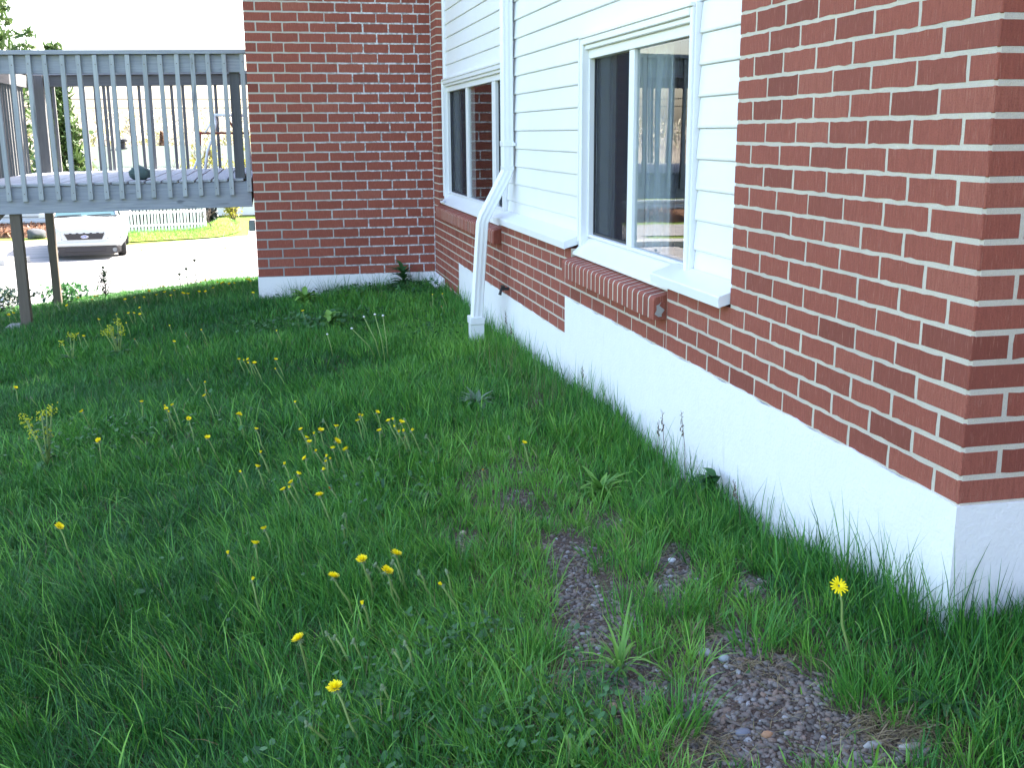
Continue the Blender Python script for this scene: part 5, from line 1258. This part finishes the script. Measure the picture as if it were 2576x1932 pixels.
conifer(-11.9, 45, GZ0, 12.5, 3.0, 'tall pine whose branches show above the left end of the deck railing', 150, 3, .10, .16)
conifer(-8.2, 38, GZ0, 6.1, 1.15, 'yellow green conifer seen through the left of the deck railing', 150, 5, .08, .12)
def bare_tree(x, y, z, h, label, seed, group, buds=500, mat=None, bark=None):
    rr = random.Random(seed); rt = tag(empty('bare_tree', (x, y, z)), label, 'tree', group); tr = MB(); tips = []
    def grow(p, d, L, r, lev):
        q = p+d*L; mid = p+d*L*.5+Vector((rr.gauss(0, .04*L), rr.gauss(0, .04*L), 0)); tr.tube([p, mid, q], [r, r*.85, r*.65], 5 if lev < 2 else 3, cap=False)
        if lev == 5: tips.append((p, q)); return
        for k in range(3 if lev < 4 else 2):
            nd = (d+Vector((rr.gauss(0, .5), rr.gauss(0, .5), rr.gauss(.12, .25)))).normalized(); grow(q if k else p+d*L*rr.uniform(.6, .95), nd, L*rr.uniform(.6, .85), r*.6, lev+1)
    grow(Vector((0, 0, -.1)), Vector((rr.gauss(0, .06), 0, 1)).normalized(), h*.24, h*.018, 0)
    tr.build('trunk', bark or M_BARK, rt)
    if buds:
        C = []
        for i in range(buds): a, b = rr.choice(tips); C.append(tuple(a.lerp(b, rr.random())+Vector((rr.gauss(0, .05), rr.gauss(0, .05), rr.gauss(0, .05)))))
        A = Acc(); A.add(leaves_arrays(np.array(C), .8, RNG.uniform(.03, .08, buds), .6, buds)); o = A.build('crown', mat or M_BUD); o.parent = rt
wh = ['behind the left of the neighbour roof', 'behind the roof vent', 'right of the roof vent', 'behind the folding frame', 'beside the brick wing']
k = 0
HT = ((-13.5, 58, 5.0), (-11, 64, 5.6), (-9.3, 56, 4.8), (-8.2, 68, 5.8), (-6.4, 60, 4.9), (-5.6, 72, 6.0), (-4.0, 57, 5.0), (-2.4, 64, 5.6), (-16.5, 66, 6.0), (-.5, 70, 6), (-14.5, 75, 6.4), (-10, 78, 6.6))
hill_label = {q_[:2]: nth(i, len(HT))+' bare budding tree on the hillside beyond the neighbouring house' for i, q_ in enumerate(sorted(HT, key=lambda q_: screen_x(q_[0], q_[1])))}
for x, y, h in HT:
    bare_tree(x, y, GZ0, h, hill_label[(x, y)], 20+k, 'bare trees on the hillside', 150, None, M_BARK_P if k % 2 else M_BARK); k += 1
bare_tree(-4.25, 41, GZ0, 4.6, 'bare tree with twigs showing right of the folding frame on the deck', 50, None, 160)
bare_tree(-3.35, 35.0, GZ0+.1, 1.2, 'small bare sapling on the verge at the right end of the picket fence', 61, None, 0, M_YEL)
def bush(x, y, z, r, h, n, label, mat, group=None):
    rt = tag(empty('bush', (x, y, z)), label, 'bush', group); tr = MB(); rr = random.Random(int(n)); C = []
    for i in range(16):
        a = rr.uniform(0, 6.28); p = Vector((math.cos(a)*r*rr.random(), math.sin(a)*r*rr.random(), h*rr.uniform(.6, 1))); tr.tube([(0, 0, -.05), p*.5+Vector((0, 0, .1)), p], [.02, .012, .005], 4, cap=False)
        for j in range(n//16): s = rr.uniform(.25, 1); C.append(tuple(p*s+Vector((rr.gauss(0, r*.16), rr.gauss(0, r*.16), rr.gauss(0, h*.07)))))
    tr.build('stems', M_BARK, rt); A = Acc(); A.add(leaves_arrays(np.array(C), .8, RNG.uniform(.025, .06, len(C)), .6, len(C))); o = A.build('foliage', mat); o.parent = rt
bush(-3.9, 38.5, GZ0, .75, 2.55, 1800, 'tall yellow green budding bush behind the folding frame', M_YEL, 'yellow bushes'); bush(-2.75, 38.3, GZ0, .7, 2.6, 1800, 'tall yellow green budding bush beside the brick wing', M_YEL, 'yellow bushes')
bush(-8.3, 42.0, GZ0, .6, 2.4, 900, 'yellow green bush behind the left deck railing by the conifer', M_YEL, 'yellow bushes')
bush(-12.0, 39, GZ0+.4, 1.6, 1.3, 1600, 'reddish brown shrub above the guard rail', leaf_mat('red_shrub', (.20, .07, .05), (.32, .16, .10)))
# brown teepee-like pointed tree
rt = tag(empty('brown_conifer', (-6.15, 52, GZ0)), 'pointed reddish brown conifer beyond the pale green roof', 'tree'); C = []
for i in range(2600): t = RNG.random()**.7; a = RNG.uniform(0, 6.28); r = .72*(1-t)*RNG.uniform(.6, 1.05); C.append((r*math.cos(a), r*math.sin(a), .3+3.0*t))
MB().tube([(0, 0, -.1), (0, 0, 3.2)], [.08, .02], 6).build('trunk', M_BARK, rt); A = Acc(); A.add(leaves_arrays(np.array(C), .8, RNG.uniform(.05, .09, len(C)), .4, len(C))); o = A.build('crown', leaf_mat('brown_needles', (.15, .08, .06), (.28, .16, .12))); o.parent = rt
# hillside far behind
hx = np.linspace(-160, 160, 81); hy = np.linspace(62, 220, 40); HX, HY = np.meshgrid(hx, hy)
tt = np.clip((HY-62)/95, 0, 1); HZ = GZ0-.06+tt*tt*(3-2*tt)*(4.9+1.1*np.sin(HX*.035+1)+.5*np.sin(HX*.11))
idx = np.arange(HX.size).reshape(HX.shape); q = np.stack([idx[:-1, :-1], idx[:-1, 1:], idx[1:, 1:], idx[1:, :-1]], -1).reshape(-1, 4)
def hill_mat():
    t = NT('hillside'); t.set(.95, .05); pos = t.pos(); a = t.noise(pos, .35, 6, .7); b = t.noise(pos, 1.8, 4, .7)
    t.base(t.mix(t.math('MULTIPLY', b, .7), t.ramp(a, [(.35, (.32, .28, .25)), (.5, (.40, .36, .31)), (.65, (.36, .38, .27))]), (.14, .12, .10))); t.bump(b, 1, .5); return t.m
o = fast_mesh('hills', np.stack([HX, HY, HZ], -1).reshape(-1, 3), q.ravel(), np.full(len(q), 4), hill_mat(), smooth=True); o['kind'] = 'structure'
acc = Acc(); n = 14000; x = RNG.uniform(-45, 25, n); y = RNG.uniform(95, 150, n); t2 = np.clip((y-62)/95, 0, 1); z = GZ0+t2*t2*(3-2*t2)*(4.9+1.1*np.sin(x*.035+1)+.5*np.sin(x*.11))
cl = vnoise(x, y, 4, 77); kp = cl > .42; x, y, z = x[kp], y[kp], z[kp]; n = len(x)
acc.add(leaves_arrays(np.stack([x, y, z+RNG.random(n)*1.3*(.5+cl[kp])], -1), .9, RNG.uniform(.10, .24, n), .6, n)); tag(acc.build('distant_wood', leaf_mat('far_twigs', (.30, .26, .23), (.44, .43, .30))), kind='stuff')
# overhead wires and their poles
pw = tag(empty('power_line', (-30, 44, GZ0)), 'two thin overhead wires crossing behind the deck railing', 'power line')
for x in (0, 52): MB().tube([(x, 0, 0), (x, 0, 5.2)], .11, 8).build('pole', M_BARK, pw)
for dz_ in (4.20, 4.52):
    MB().tube([(x, .02, dz_+.25*((x-26)/26)**2) for x in range(0, 53, 2)], .016, 4, cap=False).build('wire', M_GRILLE, pw)
